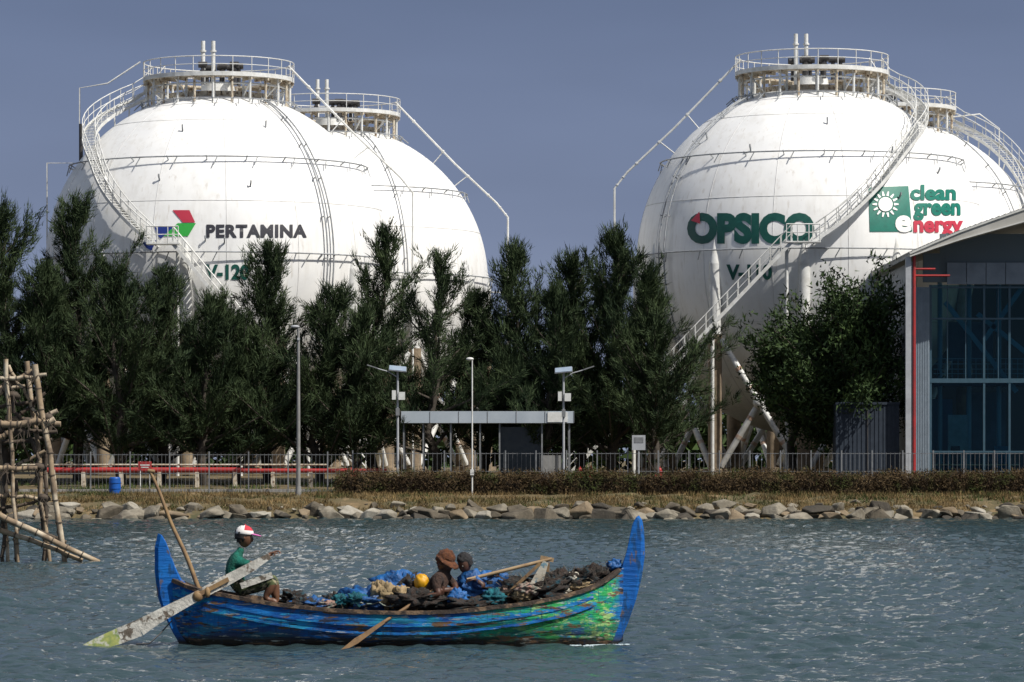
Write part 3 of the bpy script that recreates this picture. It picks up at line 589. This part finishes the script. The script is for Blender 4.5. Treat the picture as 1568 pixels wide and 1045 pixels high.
# ---------------------------------------------------------------- bamboo structure
bam=M('bamboo',(.36,.27,.17),(.15,.11,.075),scale=2.5,rough=.8,c3=(.52,.45,.34),s3=1.5,l3=.5,h3=.65); bamd=M('bamboo_dark',(.10,.075,.055),(.05,.04,.03),scale=3,rough=.85)
mb=MB(); D0=109
L_=[(8,548,28,868,3.6,0,0),(36,553,70,868,4,1,0),(52,560,102,868,5,0,0),(-20,560,5,868,4,1,0),(66,650,62,868,3.3,1,1),(4,720,0,870,4,.6,1),(20,735,24,870,3.6,.3,1),(44,650,60,870,3.2,1.6,1),(84,800,96,868,3.6,.5,1),(74,720,90,866,3.2,1.2,0),
(-30,585,70,574,3.6,0,0),(-20,612,48,566,4.5,.3,0),(-40,655,86,644,6,0,0),(-10,672,84,630,4.5,.4,0),(5,640,90,650,5.5,.6,0),(-40,664,80,660,4,.9,1),(-40,716,58,718,5,0,0),(-40,757,76,764,3.6,.2,0),(-60,760,152,862,5.5,-.3,0),(-60,787,128,858,4.5,-.1,0),(-40,778,100,830,3.6,.5,1),(-50,700,66,600,3.5,.8,1),(-50,790,60,768,3.2,.5,1),(-60,600,30,590,3.6,1,0),(0,590,60,705,3.2,.5,1),(-30,680,72,672,3.6,1.2,1),(-30,740,60,690,3.2,.9,0),(-20,625,60,612,3.2,.7,1),(10,560,60,640,2.8,.2,0)]
for x1,y1,x2,y2,r,dy,mi in L_:
    a=P(x1,y1,D0);b_=P(x2,y2,D0); a.y+=dy;b_.y+=dy; r=r/52
    n=9; pts=[a.lerp(b_,i/n)+Vector((rnd.gauss(0,.03),0,rnd.gauss(0,.025))) for i in range(n+1)]; mb.poly(pts,r*1.0,n=8,mi=mi,r1=r*.75)
    for p in pts[1:-1]: d=(b_-a).normalized(); mb.tube(p-d*.015,p+d*.015,r*1.12,n=8,mi=1)
for c in ((42,646),(72,640),(52,575),(60,716),(66,763),(20,606),(30,660),(12,716),(10,580)):
    p=P(c[0],c[1],D0)
    mb.ell((p.x,p.y+.2,p.z),(.2,.25,.13),mi=1,nu=8,nv=6,fn=lambda p_,q_:q_*(1+.3*noise.noise(p_*3)))
    for k in range(4): mb.tube((p.x+rnd.uniform(-.15,.15),p.y-.12,p.z),(p.x+rnd.uniform(-.3,.3),p.y-.15,p.z-rnd.uniform(.2,.6)),.012,n=4,mi=1)
mb.build('bamboo_fishing_platform',[bam,bamd])
# ---------------------------------------------------------------- boat
BY=60.45
def B(px,py,dy=0.0): return Vector(((px-CX)/95.0,BY+dy,(989-py)/95.0))
def paint(name,green,stem=False):
    bw=bpy.data.materials.new(name); bw.use_nodes=True; nt=bw.node_tree; b=nt.nodes['Principled BSDF']; b.inputs['Roughness'].default_value=.7; b.inputs['Specular IOR Level'].default_value=.25
    tc=nt.nodes.new('ShaderNodeTexCoord'); sp=nt.nodes.new('ShaderNodeSeparateXYZ'); nt.links.new(tc.outputs['Object'],sp.inputs[0])
    def N_(s,st=(1,1,1),d=7,ro=.65):
        mp=nt.nodes.new('ShaderNodeMapping'); mp.inputs['Scale'].default_value=st; nt.links.new(tc.outputs['Object'],mp.inputs[0])
        n=nt.nodes.new('ShaderNodeTexNoise'); n.inputs['Scale'].default_value=s; n.inputs['Detail'].default_value=d; n.inputs['Roughness'].default_value=ro; nt.links.new(mp.outputs[0],n.inputs[0]); return n.outputs[0]
    def MR_(x,a,b1,c=0,d=1):
        n=nt.nodes.new('ShaderNodeMapRange')
        for i,v in zip((1,2,3,4),(a,b1,c,d)): n.inputs[i].default_value=v
        nt.links.new(x,n.inputs[0]); return n.outputs[0]
    def MX_(f,a,b1):
        n=nt.nodes.new('ShaderNodeMix'); n.data_type='RGBA'; nt.links.new(f,n.inputs[0])
        for i,v in ((6,a),(7,b1)):
            if isinstance(v,tuple): n.inputs[i].default_value=(*v,1)
            else: nt.links.new(v,n.inputs[i])
        return n.outputs[2]
    def MA_(op,a,b1):
        n=nt.nodes.new('ShaderNodeMath'); n.operation=op
        for i,v in ((0,a),(1,b1)):
            if isinstance(v,(int,float)): n.inputs[i].default_value=v
            else: nt.links.new(v,n.inputs[i])
        return n.outputs[0]
    if stem:
        col=MX_(MR_(N_(2.2,(1,1,.5)),.38,.62),(.004,.09,.36),(.006,.15,.50))
        col=MX_(MR_(N_(9,(1,1,.35)),.56,.62,0,.7),col,(.012,.05,.12)); col=MX_(MR_(N_(6,(1.5,1,.5)),.60,.63,0,.8),col,(.13,.09,.06)); col=MX_(MR_(sp.outputs[2],.22,.05),col,(.03,.03,.03))
    else:
        col=MX_(MR_(N_(2.2,(1,1,2)),.38,.62),(.004,.070,.29),(.008,.165,.47))
        col=MX_(MR_(N_(3.5,(.35,1,2.5)),.52,.58,0,.85),col,(.02,.28,.48))
        if green:
            X0=sp.outputs[0]; xend=MR_(X0,1.62,1.76,1,0)
            gf=MA_('MULTIPLY',MA_('MULTIPLY',MR_(X0,-3.0,.0),xend),MR_(N_(2.4,(.6,1,1.8)),.44,.50)); col=MX_(gf,col,(.01,.25,.21))
            gf2=MA_('MULTIPLY',MA_('MULTIPLY',MR_(X0,-1.0,.6),xend),MR_(N_(3.6,(.7,1,1.8)),.47,.53)); col=MX_(gf2,col,(.03,.36,.10))
            gf3=MA_('MULTIPLY',MA_('MULTIPLY',MR_(X0,-.8,.6),xend),MR_(N_(6,(.7,1,1.8)),.54,.59)); col=MX_(gf3,col,(.34,.56,.20))
            low=MA_('MULTIPLY',MR_(sp.outputs[2],.46,.08),MR_(N_(4,(.4,1,2)),.38,.5)); col=MX_(low,col,(.035,.028,.022))
            wl=MR_(sp.outputs[2],.16,.05); col=MX_(wl,col,(.03,.024,.018))
        col=MX_(MR_(N_(5.5,(.35,1,2.2)),.565,.60),col,(.15,.09,.05))
        col=MX_(MR_(N_(7,(.3,1,2.2)),.58,.62,0,.9),col,(.025,.022,.026))
        col=MX_(MR_(N_(8,(3,1,.3)),.56,.68,0,.7),col,(.02,.045,.09))
        col=MX_(MR_(N_(9,(.3,1,2.5)),.60,.63,0,.7),col,(.4,.42,.38))
    nt.links.new(col,b.inputs['Base Color'])
    bn=nt.nodes.new('ShaderNodeBump'); bn.inputs['Strength'].default_value=.8; bn.inputs['Distance'].default_value=.03; nt.links.new(N_(7,(.3,1,3)),bn.inputs['Height']); nt.links.new(bn.outputs[0],b.inputs['Normal'])
    return bw
bw=paint('boat_paint',True)
bblue=paint('stem_blue',False,True)
woodd=M('dark_wet_wood',(.06,.04,.028),(.025,.018,.014),scale=5,rough=.7,bump=.4,c3=(.17,.11,.065),s3=6,l3=.52,h3=.58); woodl=M('pole_wood',(.28,.18,.08),(.16,.095,.05),scale=6,rough=.7)
boat=empty('fishing_boat')
st=[262,280,300,340,385,430,520,610,700,800,860,900,925,942,955]
sh_=[888,898,904,911,919,926,935,938,936,925,915,903,892,880,866]
bm_=[.05,.2,.32,.46,.56,.62,.69,.71,.69,.60,.48,.36,.24,.13,.05]
bt=[960,985,998,1004,1008,1010,1012,1012,1012,1010,1006,1002,996,990,978]
K=120; pxs=np.linspace(262,955,K); ker=np.ones(5)/5
def sm(a): v=np.interp(pxs,st,a); return np.convolve(np.pad(v,2,'edge'),ker,'valid')
SH,BM,BT=sm(sh_),sm(bm_),sm(bt); J=21
rows=[]
for k in range(K):
    r=[]
    for side in (-1,1):
        seq=range(J) if side==1 else range(J-1,0,-1)
        for j in seq:
            s=j/(J-1); y=BM[k]*math.sin(s*math.pi/2)**.75
            fr_=(s*5)%1.0; y+= .022*(1-fr_)*(1 if 0<s<1 else 0)*(BM[k]/.7)+.008*noise.noise(Vector((k*.15,j*.8,side)))
            z=BT[k]+(SH[k]-BT[k])*(1-math.cos(s*math.pi/2))**.85+.8*noise.noise(Vector((k*.12,j*.3,side)))
            r.append(tuple(B(pxs[k],z,side*y)))
    rows.append(r)
A=np.array(rows); hull=grid_obj('hull',A[:,:,0],A[:,:,1],A[:,:,2],bw,boat,smooth=False)
sol=hull.modifiers.new('s','SOLIDIFY'); sol.thickness=.035; sol.offset=0
mb=MB()
for side in (-1,1):
    pts=[B(pxs[k],SH[k]-1+1.0*noise.noise(Vector((k*.3,side,3))),side*(BM[k]+.01)) for k in range(0,K,2)]
    for i,(a,b_) in enumerate(zip(pts,pts[1:])): mb.bar(a,b_,.09,.06,mi=0)
    for off,mi_ in ((13,1),(26,1)):
        pts=[B(pxs[k],SH[k]+off+5*math.sin(k/K*3.14)+.8*noise.noise(Vector((k*.3,side,off))),side*(BM[k]*.995+.015)) for k in range(5,K-7,2)]
        for a,b_ in zip(pts,pts[1:]): mb.bar(a,b_,.035,.04 if off>20 else .055,mi=mi_)
for px,w_ in ((320,.5),(450,.6),(540,.2),(640,.2),(770,.2),(880,.3)):
    k=int(np.argmin(abs(pxs-px))); c=B(px,SH[k]+6); mb.box(c,(w_,BM[k]*2-.06,.04),mi=2)
for k in range(8,K-8,6):
    for s_ in (-1,1): mb.bar(B(pxs[k],SH[k]+2,s_*(BM[k]-.05)),B(pxs[k],SH[k]+34,s_*(BM[k]*.75-.05)),.05,.05,mi=0)
fl=[B(pxs[k],975,s_*BM[k]*.55) for k in range(6,K-6) for s_ in (-1,1)]
mb.add(fl,[(2*i,2*i+2,2*i+3,2*i+1) for i in range(len(fl)//2-1)],mi=0)
mb.build('gunwale_and_thwarts',[woodd,paint('strake_paint',False),M('thwart_wood',(.2,.13,.08),(.1,.07,.045),scale=4,rough=.8)],boat)
mb=MB()
def blade(pl,t):
    pts=[(B(x,y).x,B(x,y).z) for x,y in pl]; n=len(pts); cx=sum(p[0] for p in pts)/n; cz=sum(p[1] for p in pts)/n
    inn=[(cx+(x-cx)*.8,cz+(z-cz)*.97) for x,z in pts]
    vs=[(x,BY-t*.35,z) for x,z in pts]+[(x,BY+t*.35,z) for x,z in pts]
    vs+= [(x,BY-t,z) for x,z in inn]+[(x,BY+t,z) for x,z in inn]
    fs=[tuple(range(2*n,3*n)),tuple(range(3*n,4*n))[::-1]]
    for i in range(n):
        j=(i+1)%n; fs+=[(i,n+i,n+j,j),(i,j,2*n+j,2*n+i),(n+i,3*n+i,3*n+j,n+j)]
    mb.add(vs,fs)
blade([(238,817),(246,828),(254,845),(263,866),(273,886),(286,899),(300,905),(304,950),(306,1004),(278,998),(262,972),(247,942),(237,912),(233,875),(233,838)],.075)
blade([(980,789),(973,800),(967,822),(961,845),(953,868),(942,890),(928,915),(915,945),(905,1004),(938,998),(952,980),(963,955),(975,920),(984,885),(989,850),(988,815),(985,797)],.085)
mb.build('stem_posts',[bblue],boat)
tarp=M('blue_tarp',(.006,.12,.38),(.003,.04,.14),scale=5,rough=.5,bump=.6); net=M('fishing_net',(.025,.03,.03),(.07,.045,.035),scale=14,rough=.95,bump=1,c3=(.02,.10,.14),s3=8); bagb=M('canvas_bag',(.34,.25,.14),(.2,.15,.08),scale=5,rough=.85,bump=.5); yel=M('yellow_plastic',(.75,.40,.01),(.55,.27,.01),rough=.45); wwood=M('white_weathered_wood',(.55,.53,.46),(.38,.33,.25),scale=4,rough=.8,c3=(.15,.25,.3),s3=7,l3=.56,h3=.61,bump=.3)
pinkc=M('faded_cloth',(.35,.19,.15),(.16,.2,.17),scale=9,rough=.9,bump=.5); tealc=M('teal_net',(.01,.16,.2),(.01,.07,.1),scale=12,rough=.9,bump=.8)
def lump(mb,px,py,dy,rx,ry,rz,mi,amp=.35,seed=0,nu=30,nv=18,fr=2.2):
    def fn(p,q):
        d=1+amp*noise.noise(p*fr+Vector((seed*7.1,seed*3.3,0)))+amp*.6*noise.noise(p*fr*2.7+Vector((seed,5,0)))+amp*.3*noise.noise(p*fr*6+Vector((seed,9,0))); return q*d
    mb.ell(B(px,py,dy),(rx,ry,rz),mi=mi,nu=nu,nv=nv,fn=fn)
mb=MB(); k_=100
for args in [(560,922,.1,.5,.4,.2,0),(605,904,.25,.42,.3,.25,0),(628,896,.2,.22,.2,.17,0),(590,912,-.1,.2,.18,.2,2),(578,908,-.12,.12,.12,.16,2),(612,914,-.15,.2,.15,.15,2),(655,905,.15,.25,.2,.15,2),
 (735,904,.15,.45,.32,.27,0),(780,910,.1,.4,.35,.22,1),(768,905,-.05,.14,.12,.11,4),(870,893,.05,.5,.25,.19,1),(905,884,.0,.3,.18,.17,1),(840,903,-.05,.4,.35,.17,1),(942,866,0,.12,.1,.1,0),
 (480,928,0,.4,.35,.12,0),(520,926,.2,.3,.3,.16,1),(690,925,.1,.5,.4,.18,1),(890,898,-.12,.2,.12,.09,2),(640,918,-.3,.4,.25,.15,1),(720,928,-.3,.45,.25,.12,1),(520,920,-.2,.15,.12,.1,5),(810,903,-.2,.2,.2,.1,4),
 (545,918,-.25,.16,.14,.1,5),(465,926,-.2,.22,.15,.1,1),(500,926,-.25,.14,.12,.08,4),(630,900,.1,.2,.2,.18,1),(755,915,-.3,.18,.14,.12,5),(800,912,-.25,.16,.12,.09,2),(855,905,-.2,.2,.12,.08,6),(880,888,-.08,.14,.1,.12,6),(700,915,-.32,.16,.12,.13,0),(925,880,0,.14,.1,.1,1),(445,918,.2,.2,.2,.12,1),(765,895,.2,.2,.15,.14,0)]:
    k_+=1; lump(mb,*args,amp=.7 if args[6] in(1,5) else .55,seed=k_,fr=3)
lump(mb,645,892,-.12,.12,.12,.14,3,seed=5,amp=.15)
cargo=mb.build('nets_and_bags',[tarp,net,bagb,yel,pinkc,tealc,wwood],boat)
rg=np.random.default_rng(5); cc=[]
for (xa,xb,ya,yb) in ((455,560,918,932),(620,700,905,930),(760,935,880,912)):
    n=700; t=rg.uniform(0,1,n); cc.append(np.stack([((xa+(xb-xa)*t)-CX)/95,BY+rg.uniform(-.35,.3,n),(989-(yb+(ya-yb)*rg.uniform(0,1,n))+ (20*t if xa==760 else 0))/95-.02],1))
C=np.concatenate(cc); tri_obj('net_strands',blades(C,np.zeros_like(C)+[0.,0,.3],.1,.012,1,1.0,jit=.02,rg=rg),M('net_strand_mat',(.02,.025,.03),(.16,.13,.09),island=True,rough=.9),boat)
mb=MB()
a=[(802,910),(832,858),(840,862),(826,912)]; mb.ext([(B(x,y).x,B(x,y).z) for x,y in a],BY-.25,BY-.2,mi=0); mb.bar(B(776,910,-.2),B(828,862,-.2),.06,.05,mi=1); mb.bar(B(840,862,.1),B(838,900,.1),.05,.05,mi=1)
for sx,sy,ex,ey in ((560,935,600,895),(745,925,800,900),(850,905,925,880),(470,930,520,915),(605,925,640,890),(780,900,820,895)): mb.tube(B(sx,sy,-.1),B(ex,ey,.1),.018,n=6,mi=1)
for i in range(9):
    x0_=rnd.uniform(450,900); pts=[B(x0_+j*7,924-max(0,(x0_-760))*.2+rnd.uniform(-5,5),-.3+rnd.uniform(-.08,.08)) for j in range(9)]; mb.poly(pts,.012,n=5,mi=2)
mb.build('loose_boards_and_ropes',[wwood,woodl,M('rope',(.3,.27,.2),(.1,.2,.2),rough=.9)],boat)
mb=MB(); n=12; a=B(225,722,.1); b_=B(302,903,.0); mb.poly([a.lerp(b_,i/n)+Vector((math.sin(i*.9)*.012,0,0)) for i in range(n+1)],.026,n=8,r1=.04); mb.tube(B(221,720,.1),B(232,722,.1),.035,n=6); mb.build('mooring_pole',[woodl],boat)
oarp=M('steering_oar_paint',(.56,.55,.50),(.30,.29,.26),scale=5,rough=.75,c3=(.10,.08,.06),s3=6,l3=.54,h3=.58,bump=.5)
mb=MB(); cl=[(124,992,.03,-.75),(150,985,.10,-.72),(185,972,.13,-.68),(215,960,.135,-.64),(240,945,.11,-.6),(300,913,.08,-.5),(345,889,.09,-.42),(380,870,.08,-.36),(412,851,.05,-.3)]
for (x0,y0,w0,d0),(x1,y1,w1,d1) in zip(cl,cl[1:]):
    a=B(x0,y0,d0);b_=B(x1,y1,d1); d=(b_-a).normalized(); nr=Vector((-d.z,0,d.x)); t=Vector((0,.022,0))
    vs=[a+nr*w0-t,a-nr*w0-t,b_-nr*w1-t,b_+nr*w1-t,a+nr*w0+t,a-nr*w0+t,b_-nr*w1+t,b_+nr*w1+t]
    mb.add(vs,[(0,1,2,3),(7,6,5,4),(0,3,7,4),(1,5,6,2),(0,4,5,1),(3,2,6,7)],mi=1 if x0<170 else 0)
mb.bar(B(368,897,-.36),B(416,880,-.3),.03,.1,mi=0); mb.bar(B(300,912,-.54),B(350,886,-.46),.03,.07,mi=2); mb.ell(B(303,912,-.5),(.09,.07,.09),mi=2,nu=10,nv=8); mb.ell(B(318,906,-.5),(.05,.06,.09),mi=2,nu=10,nv=8)
mb.poly([B(210,985,-.6),B(230,984,-.6),B(245,970,-.5),B(262,950,-.3)],.012,n=5,mi=3)
mb.build('steering_oar',[oarp,M('oar_green',(.40,.42,.12),(.12,.20,.07),scale=7,rough=.75,c3=(.5,.5,.42),s3=6,l3=.5,h3=.56),woodl,dark],boat)
mb=MB(); mb.tube(B(560,968,-.95),B(668,901,-.3),.025,.03,n=8)
def pad(c0,c1,w,mi=0):
    d=(c1-c0).normalized(); nr=Vector((-d.z,0,d.x)); t=Vector((0,.012,0)); m_=c0.lerp(c1,.35)
    pl=[c0+nr*w*.4,m_+nr*w,c1+nr*.02,c1-nr*.02,m_-nr*w,c0-nr*w*.4]; vs=[p-t for p in pl]+[p+t for p in pl]
    mb.add(vs,[tuple(range(6)),tuple(range(6,12))[::-1]]+[(i,6+i,6+(i+1)%6,(i+1)%6) for i in range(6)],mi)
pad(B(525,993,-1.1),B(590,950,-.88),.05)
mb.build('paddle_oar',[M('paddle_wood',(.24,.14,.06),(.12,.07,.035),scale=6,rough=.7)],boat)
mb=MB(); mb.tube(B(715,888,-.15),B(845,856,-.1),.028,.03,n=8); mb.box(B(838,856,-.1),(.22,.04,.07),mi=0,rot=Matrix.Rotation(.2,3,'Y')); mb.build('boat_pole',[M('pale_pole',(.42,.31,.18),(.26,.17,.09),rough=.7)],boat)
mb=MB()
for i in range(60):
    t=rnd.random()**.6; c=B(850+112*t,988,-.10-.45*(1-t)-rnd.random()**2*.4); c.z=.012; r_0=rnd.uniform(.008,.026); mb.ell(c,(r_0*2,r_0,.014),nu=7,nv=5)
mb.build('bow_foam',[M('foam',(.38,.46,.5),rough=.6)],boat)
# ---------------------------------------------------------------- people
def skin_mesh(joints,edges,root):
    names=list(joints); idx={n:i for i,n in enumerate(names)}
    me=bpy.data.meshes.new('sk'); me.from_pydata([joints[n][0] for n in names],[(idx[a],idx[b]) for a,b in edges],[])
    ob=bpy.data.objects.new('sk',me); COL.objects.link(ob); sk=ob.modifiers.new('k','SKIN'); sk.use_smooth_shade=True
    ss=ob.modifiers.new('s','SUBSURF'); ss.levels=2; ss.render_levels=2
    for n in names:
        d=me.skin_vertices[0].data[idx[n]]; r=joints[n][1]; d.radius=(r,r); d.use_root=(n==root)
    dg=bpy.context.evaluated_depsgraph_get(); dg.update(); r=bpy.data.meshes.new_from_object(ob.evaluated_get(dg)); bpy.data.objects.remove(ob); return r
def segd(p,a,b_):
    ab=b_-a; t=max(0,min(1,(p-a).dot(ab)/max(1e-9,ab.length_squared))); return (p-(a+ab*t)).length
def person(name,J,mats,bones,head,hands,cap=None,hair=True,brim=False):
    joints={k:(B(v[0],v[1],v[2]),v[3]) for k,v in J.items()}
    me=skin_mesh(joints,[(a,b_) for a,b_,_ in bones],'pelvis')
    root=empty(name)
    me.materials.clear()
    for m_ in mats: me.materials.append(m_)
    for v in me.vertices:
        v.co+=v.normal*(.012*noise.noise(v.co*9)+.006*noise.noise(v.co*25))
    for f in me.polygons:
        c=f.center; best=min(bones,key=lambda bb:segd(c,joints[bb[0]][0],joints[bb[1]][0])-.5*(joints[bb[0]][1]+joints[bb[1]][1])); f.material_index=best[2]; f.use_smooth=True
    o=bpy.data.objects.new('body',me); COL.objects.link(o); o.parent=root
    c=B(head[0],head[1],head[2]); R=Matrix.Rotation(head[3],3,'Z')@Matrix.Rotation(head[4],3,'Y'); s=head[5]
    mb=MB()
    def hf(p,q):
        q=q.copy()
        if p.z<0: q.y*=1-.32*p.z*p.z-.1*abs(p.z); q.x*=1-.12*abs(p.z); q.x+=.012*s*abs(p.z)
        if p.x>.75 and abs(p.y)<.22 and -.35<p.z<.15: q.x+=.022*s*(1-abs(p.y)/.22)*(.6-p.z)
        if p.x>.6 and .15<abs(p.y)<.55 and 0<p.z<.28: q.x-=.008*s
        return q
    mb.ell(c,(.1*s,.078*s,.125*s),mi=0,nu=28,nv=20,R=R,fn=hf)
    for sd in (-1,1):
        mb.ell(c+R@Vector((0,sd*.079*s,-.005*s)),(.02*s,.011*s,.032*s),mi=0,nu=8,nv=6,R=R)
        mb.ell(c+R@Vector((.086*s,sd*.03*s,.015*s)),(.008*s,.012*s,.006*s),mi=3,nu=8,nv=6,R=R); mb.ell(c+R@Vector((.092*s,sd*.03*s,.015*s)),(.006*s,.006*s,.006*s),mi=1,nu=8,nv=6,R=R)
    mb.ell(c+R@Vector((.088*s,0,-.062*s)),(.008*s,.02*s,.006*s),mi=2,nu=10,nv=6,R=R)
    def hr(p,q):
        d=1+.14*noise.noise(p*4+Vector((head[0],0,0)))+.1*noise.noise(p*11+Vector((head[0],0,0)))
        if p.x>.35 and p.z<.35: d*=.80
        if p.z<-.45: d*=.82
        return q*d
    if hair: mb.ell(c+R@Vector((-.012*s,0,.016*s)),(.112*s,.095*s,.132*s),mi=1,nu=28,nv=20,R=R,fn=hr)
    if brim: mb.ell(c+R@Vector((.02*s,0,.05*s)),(.15*s,.135*s,.018*s),mi=1,nu=24,nv=6,R=R,fn=lambda p,q:Vector((q.x,q.y,q.z-.05*s*(p.x*p.x+p.y*p.y)*(.6+.6*noise.noise(p*3)))))
    if cap:
        def cf(p,q):
            if p.z<0: q=Vector((q.x,q.y,q.z*.15))
            return q
        mb.ell(c+R@Vector((-.004*s,0,.045*s)),(.118*s,.098*s,.108*s),mi=4,nu=24,nv=14,R=R,fn=cf)
        mb.ell(c+R@Vector((.13*s,0,.045*s)),(.085*s,.075*s,.012*s),mi=6,nu=16,nv=6,R=R@Matrix.Rotation(.12,3,'Y'))
        mb.ell(c+R@Vector((-.004*s,0,.158*s)),(.012*s,.012*s,.008*s),mi=5,nu=8,nv=5)
        for i,f in enumerate(mb.f):
            if mb.m[i]==4:
                cc=sum((Vector(mb.v[j]) for j in f),Vector())/len(f)-c; l=R.inverted()@cc
                if l.x>.0 and l.z>.09*s : mb.m[i]=5
    mb.build('head',[mats[0],head[6],M('lips',(.09,.04,.03),rough=.5),M('eye_white',(.4,.38,.34),rough=.3)]+(cap or []),root)
    mb=MB()
    for (wn,tx,ty,tdy) in hands:
        w0=joints[wn][0]; t=B(tx,ty,tdy); d=(t-w0).normalized(); sd=Vector((0,1,0)); sd=(sd-d*sd.dot(d)).normalized(); nn=d.cross(sd)
        if nn.z>0: nn=-nn
        Rm=Matrix((d,sd,nn)).transposed(); mb.ell(w0+d*.055,(.062,.042,.02),nu=12,nv=8,R=Rm); mb.tube(w0-d*.03,w0+d*.03,.028,.03,n=10)
        for k,(off,l) in enumerate(((-.03,.075),(-.01,.085),(.01,.08),(.029,.062))):
            p0=w0+d*.10+sd*off; p1=p0+d*l*.45+nn*.012; p2=p1+d*l*.2+nn*l*.38; p3=p2-d*l*.2+nn*l*.2; mb.poly([p0-d*.03,p0,p1,p2,p3],.0105,n=6,r1=.008)
        p0=w0+d*.04-sd*.036; mb.poly([p0,p0-sd*.025+d*.025+nn*.01,p0-sd*.018+d*.055+nn*.03,p0+d*.07+nn*.045],.012,n=6,r1=.009)
    mb.build('hands',[mats[0]],root)
    return root
skin=M('skin_brown',(.16,.075,.04),(.12,.055,.03),rough=.5); skin2=M('skin_dark',(.10,.043,.026),(.06,.028,.018),scale=6,rough=.5)
shirtg=M('green_shirt',(.0,.14,.10),(.0,.06,.04),scale=8,rough=.85,bump=.8); camo=M('camouflage_shorts',(.08,.10,.04),(.02,.025,.015),scale=9,lo=.48,hi=.52,rough=.9,c3=(.3,.27,.17),s3=7,l3=.56,h3=.58)
bones=[('pelvis','spine',1),('spine','chest',1),('chest','neck',1),('neck','headb',0),
('chest','shN',1),('shN','slN',1),('slN','elN',0),('elN','wrN',0),('chest','shF',1),('shF','slF',1),('slF','elF',0),('elF','wrF',0),
('pelvis','hipN',2),('hipN','knN',2),('knN','anN',0),('anN','toN',0),('pelvis','hipF',2),('hipF','knF',2),('knF','anF',0),('anF','toF',0)]
JA=dict(pelvis=(357,899,0,.20),spine=(352,880,0,.19),chest=(353,864,0,.195),neck=(363,847,0,.07),headb=(368,838,0,.065),
shN=(361,859,-.17,.10),slN=(376,864,-.22,.078),elN=(391,865,-.25,.055),wrN=(413,848,-.2,.038),
shF=(353,858,.17,.10),slF=(368,863,.2,.075),elF=(384,866,.22,.055),wrF=(404,853,.1,.038),
hipN=(368,903,-.12,.13),knN=(421,889,-.2,.12),anN=(404,916,-.22,.06),toN=(424,924,-.22,.045),hipF=(368,903,.12,.13),knF=(416,887,.15,.12),anF=(420,925,.15,.055),toF=(436,930,.15,.04))
person('boatman',JA,[skin,shirtg,camo],bones,(371,823,0,0,.10,1.3,M('hair_black',(.012,.011,.01),rough=.7)),[('wrN',424,843,-.2),('wrF',412,848,.08)],cap=[M('cap_white',(.75,.73,.7),rough=.8),M('cap_red',(.5,.03,.05),rough=.8),M('cap_bill_pink',(.5,.12,.35),rough=.8)])
JB=dict(pelvis=(668,926,-.1,.19),spine=(662,908,-.1,.185),chest=(672,890,-.1,.20),neck=(682,875,-.1,.08),headb=(684,867,-.1,.07),
shN=(670,886,-.30,.10),slN=(668,897,-.36,.078),elN=(672,910,-.4,.056),wrN=(648,912,-.4,.038),
shF=(686,886,.06,.10),slF=(694,895,.05,.078),elF=(698,904,-.1,.056),wrF=(670,904,-.3,.038),
hipN=(674,930,-.2,.13),knN=(712,912,-.26,.1),anN=(722,945,-.26,.05),toN=(736,948,-.26,.04),hipF=(674,930,0,.13),knF=(712,914,0,.1),anF=(722,945,0,.05),toF=(736,948,0,.04))
drk=M('dark_brown_shirt',(.07,.035,.022),(.025,.016,.014),scale=6,rough=.9,bump=.8); shorts=M('dark_shorts',(.02,.025,.035),(.03,.035,.05),rough=.9)
person('boatman',JB,[skin2,drk,shorts],bones,(681,861,-.1,-.5,.6,1.45,M('brown_cloth_hat',(.20,.07,.025),(.07,.025,.012),scale=20,rough=.85,bump=.8)),[('wrN',638,917,-.42),('wrF',660,907,-.34)],brim=True)
JC=dict(pelvis=(742,926,.12,.19),spine=(738,908,.12,.185),chest=(727,893,.12,.19),neck=(716,881,.12,.075),headb=(713,875,.12,.065),
shN=(727,892,-.07,.095),slN=(735,899,-.13,.078),elN=(742,897,-.17,.055),wrN=(728,888,-.15,.038),
shF=(724,890,.29,.095),slF=(734,897,.3,.075),elF=(744,892,.2,.055),wrF=(752,882,-.02,.038),
hipN=(740,930,0,.13),knN=(704,918,-.05,.1),anN=(700,946,-.05,.05),toN=(690,948,-.05,.04),hipF=(740,930,.24,.13),knF=(706,916,.25,.1),anF=(700,946,.25,.05),toF=(690,948,.25,.04))
bls=M('blue_shirt',(.008,.06,.20),(.004,.022,.08),scale=6,rough=.85,bump=.8)
person('boatman',JC,[skin2,bls,shorts],bones,(711,864,.1,math.pi+.9,.5,1.3,M('hair_jet',(.012,.012,.014),(.03,.028,.03),scale=20,rough=.7,bump=.8)),[('wrN',718,887,-.15),('wrF',760,878,-.1)])
print('faces',sum(len(o.data.polygons) for o in bpy.data.objects if o.type=='MESH'))
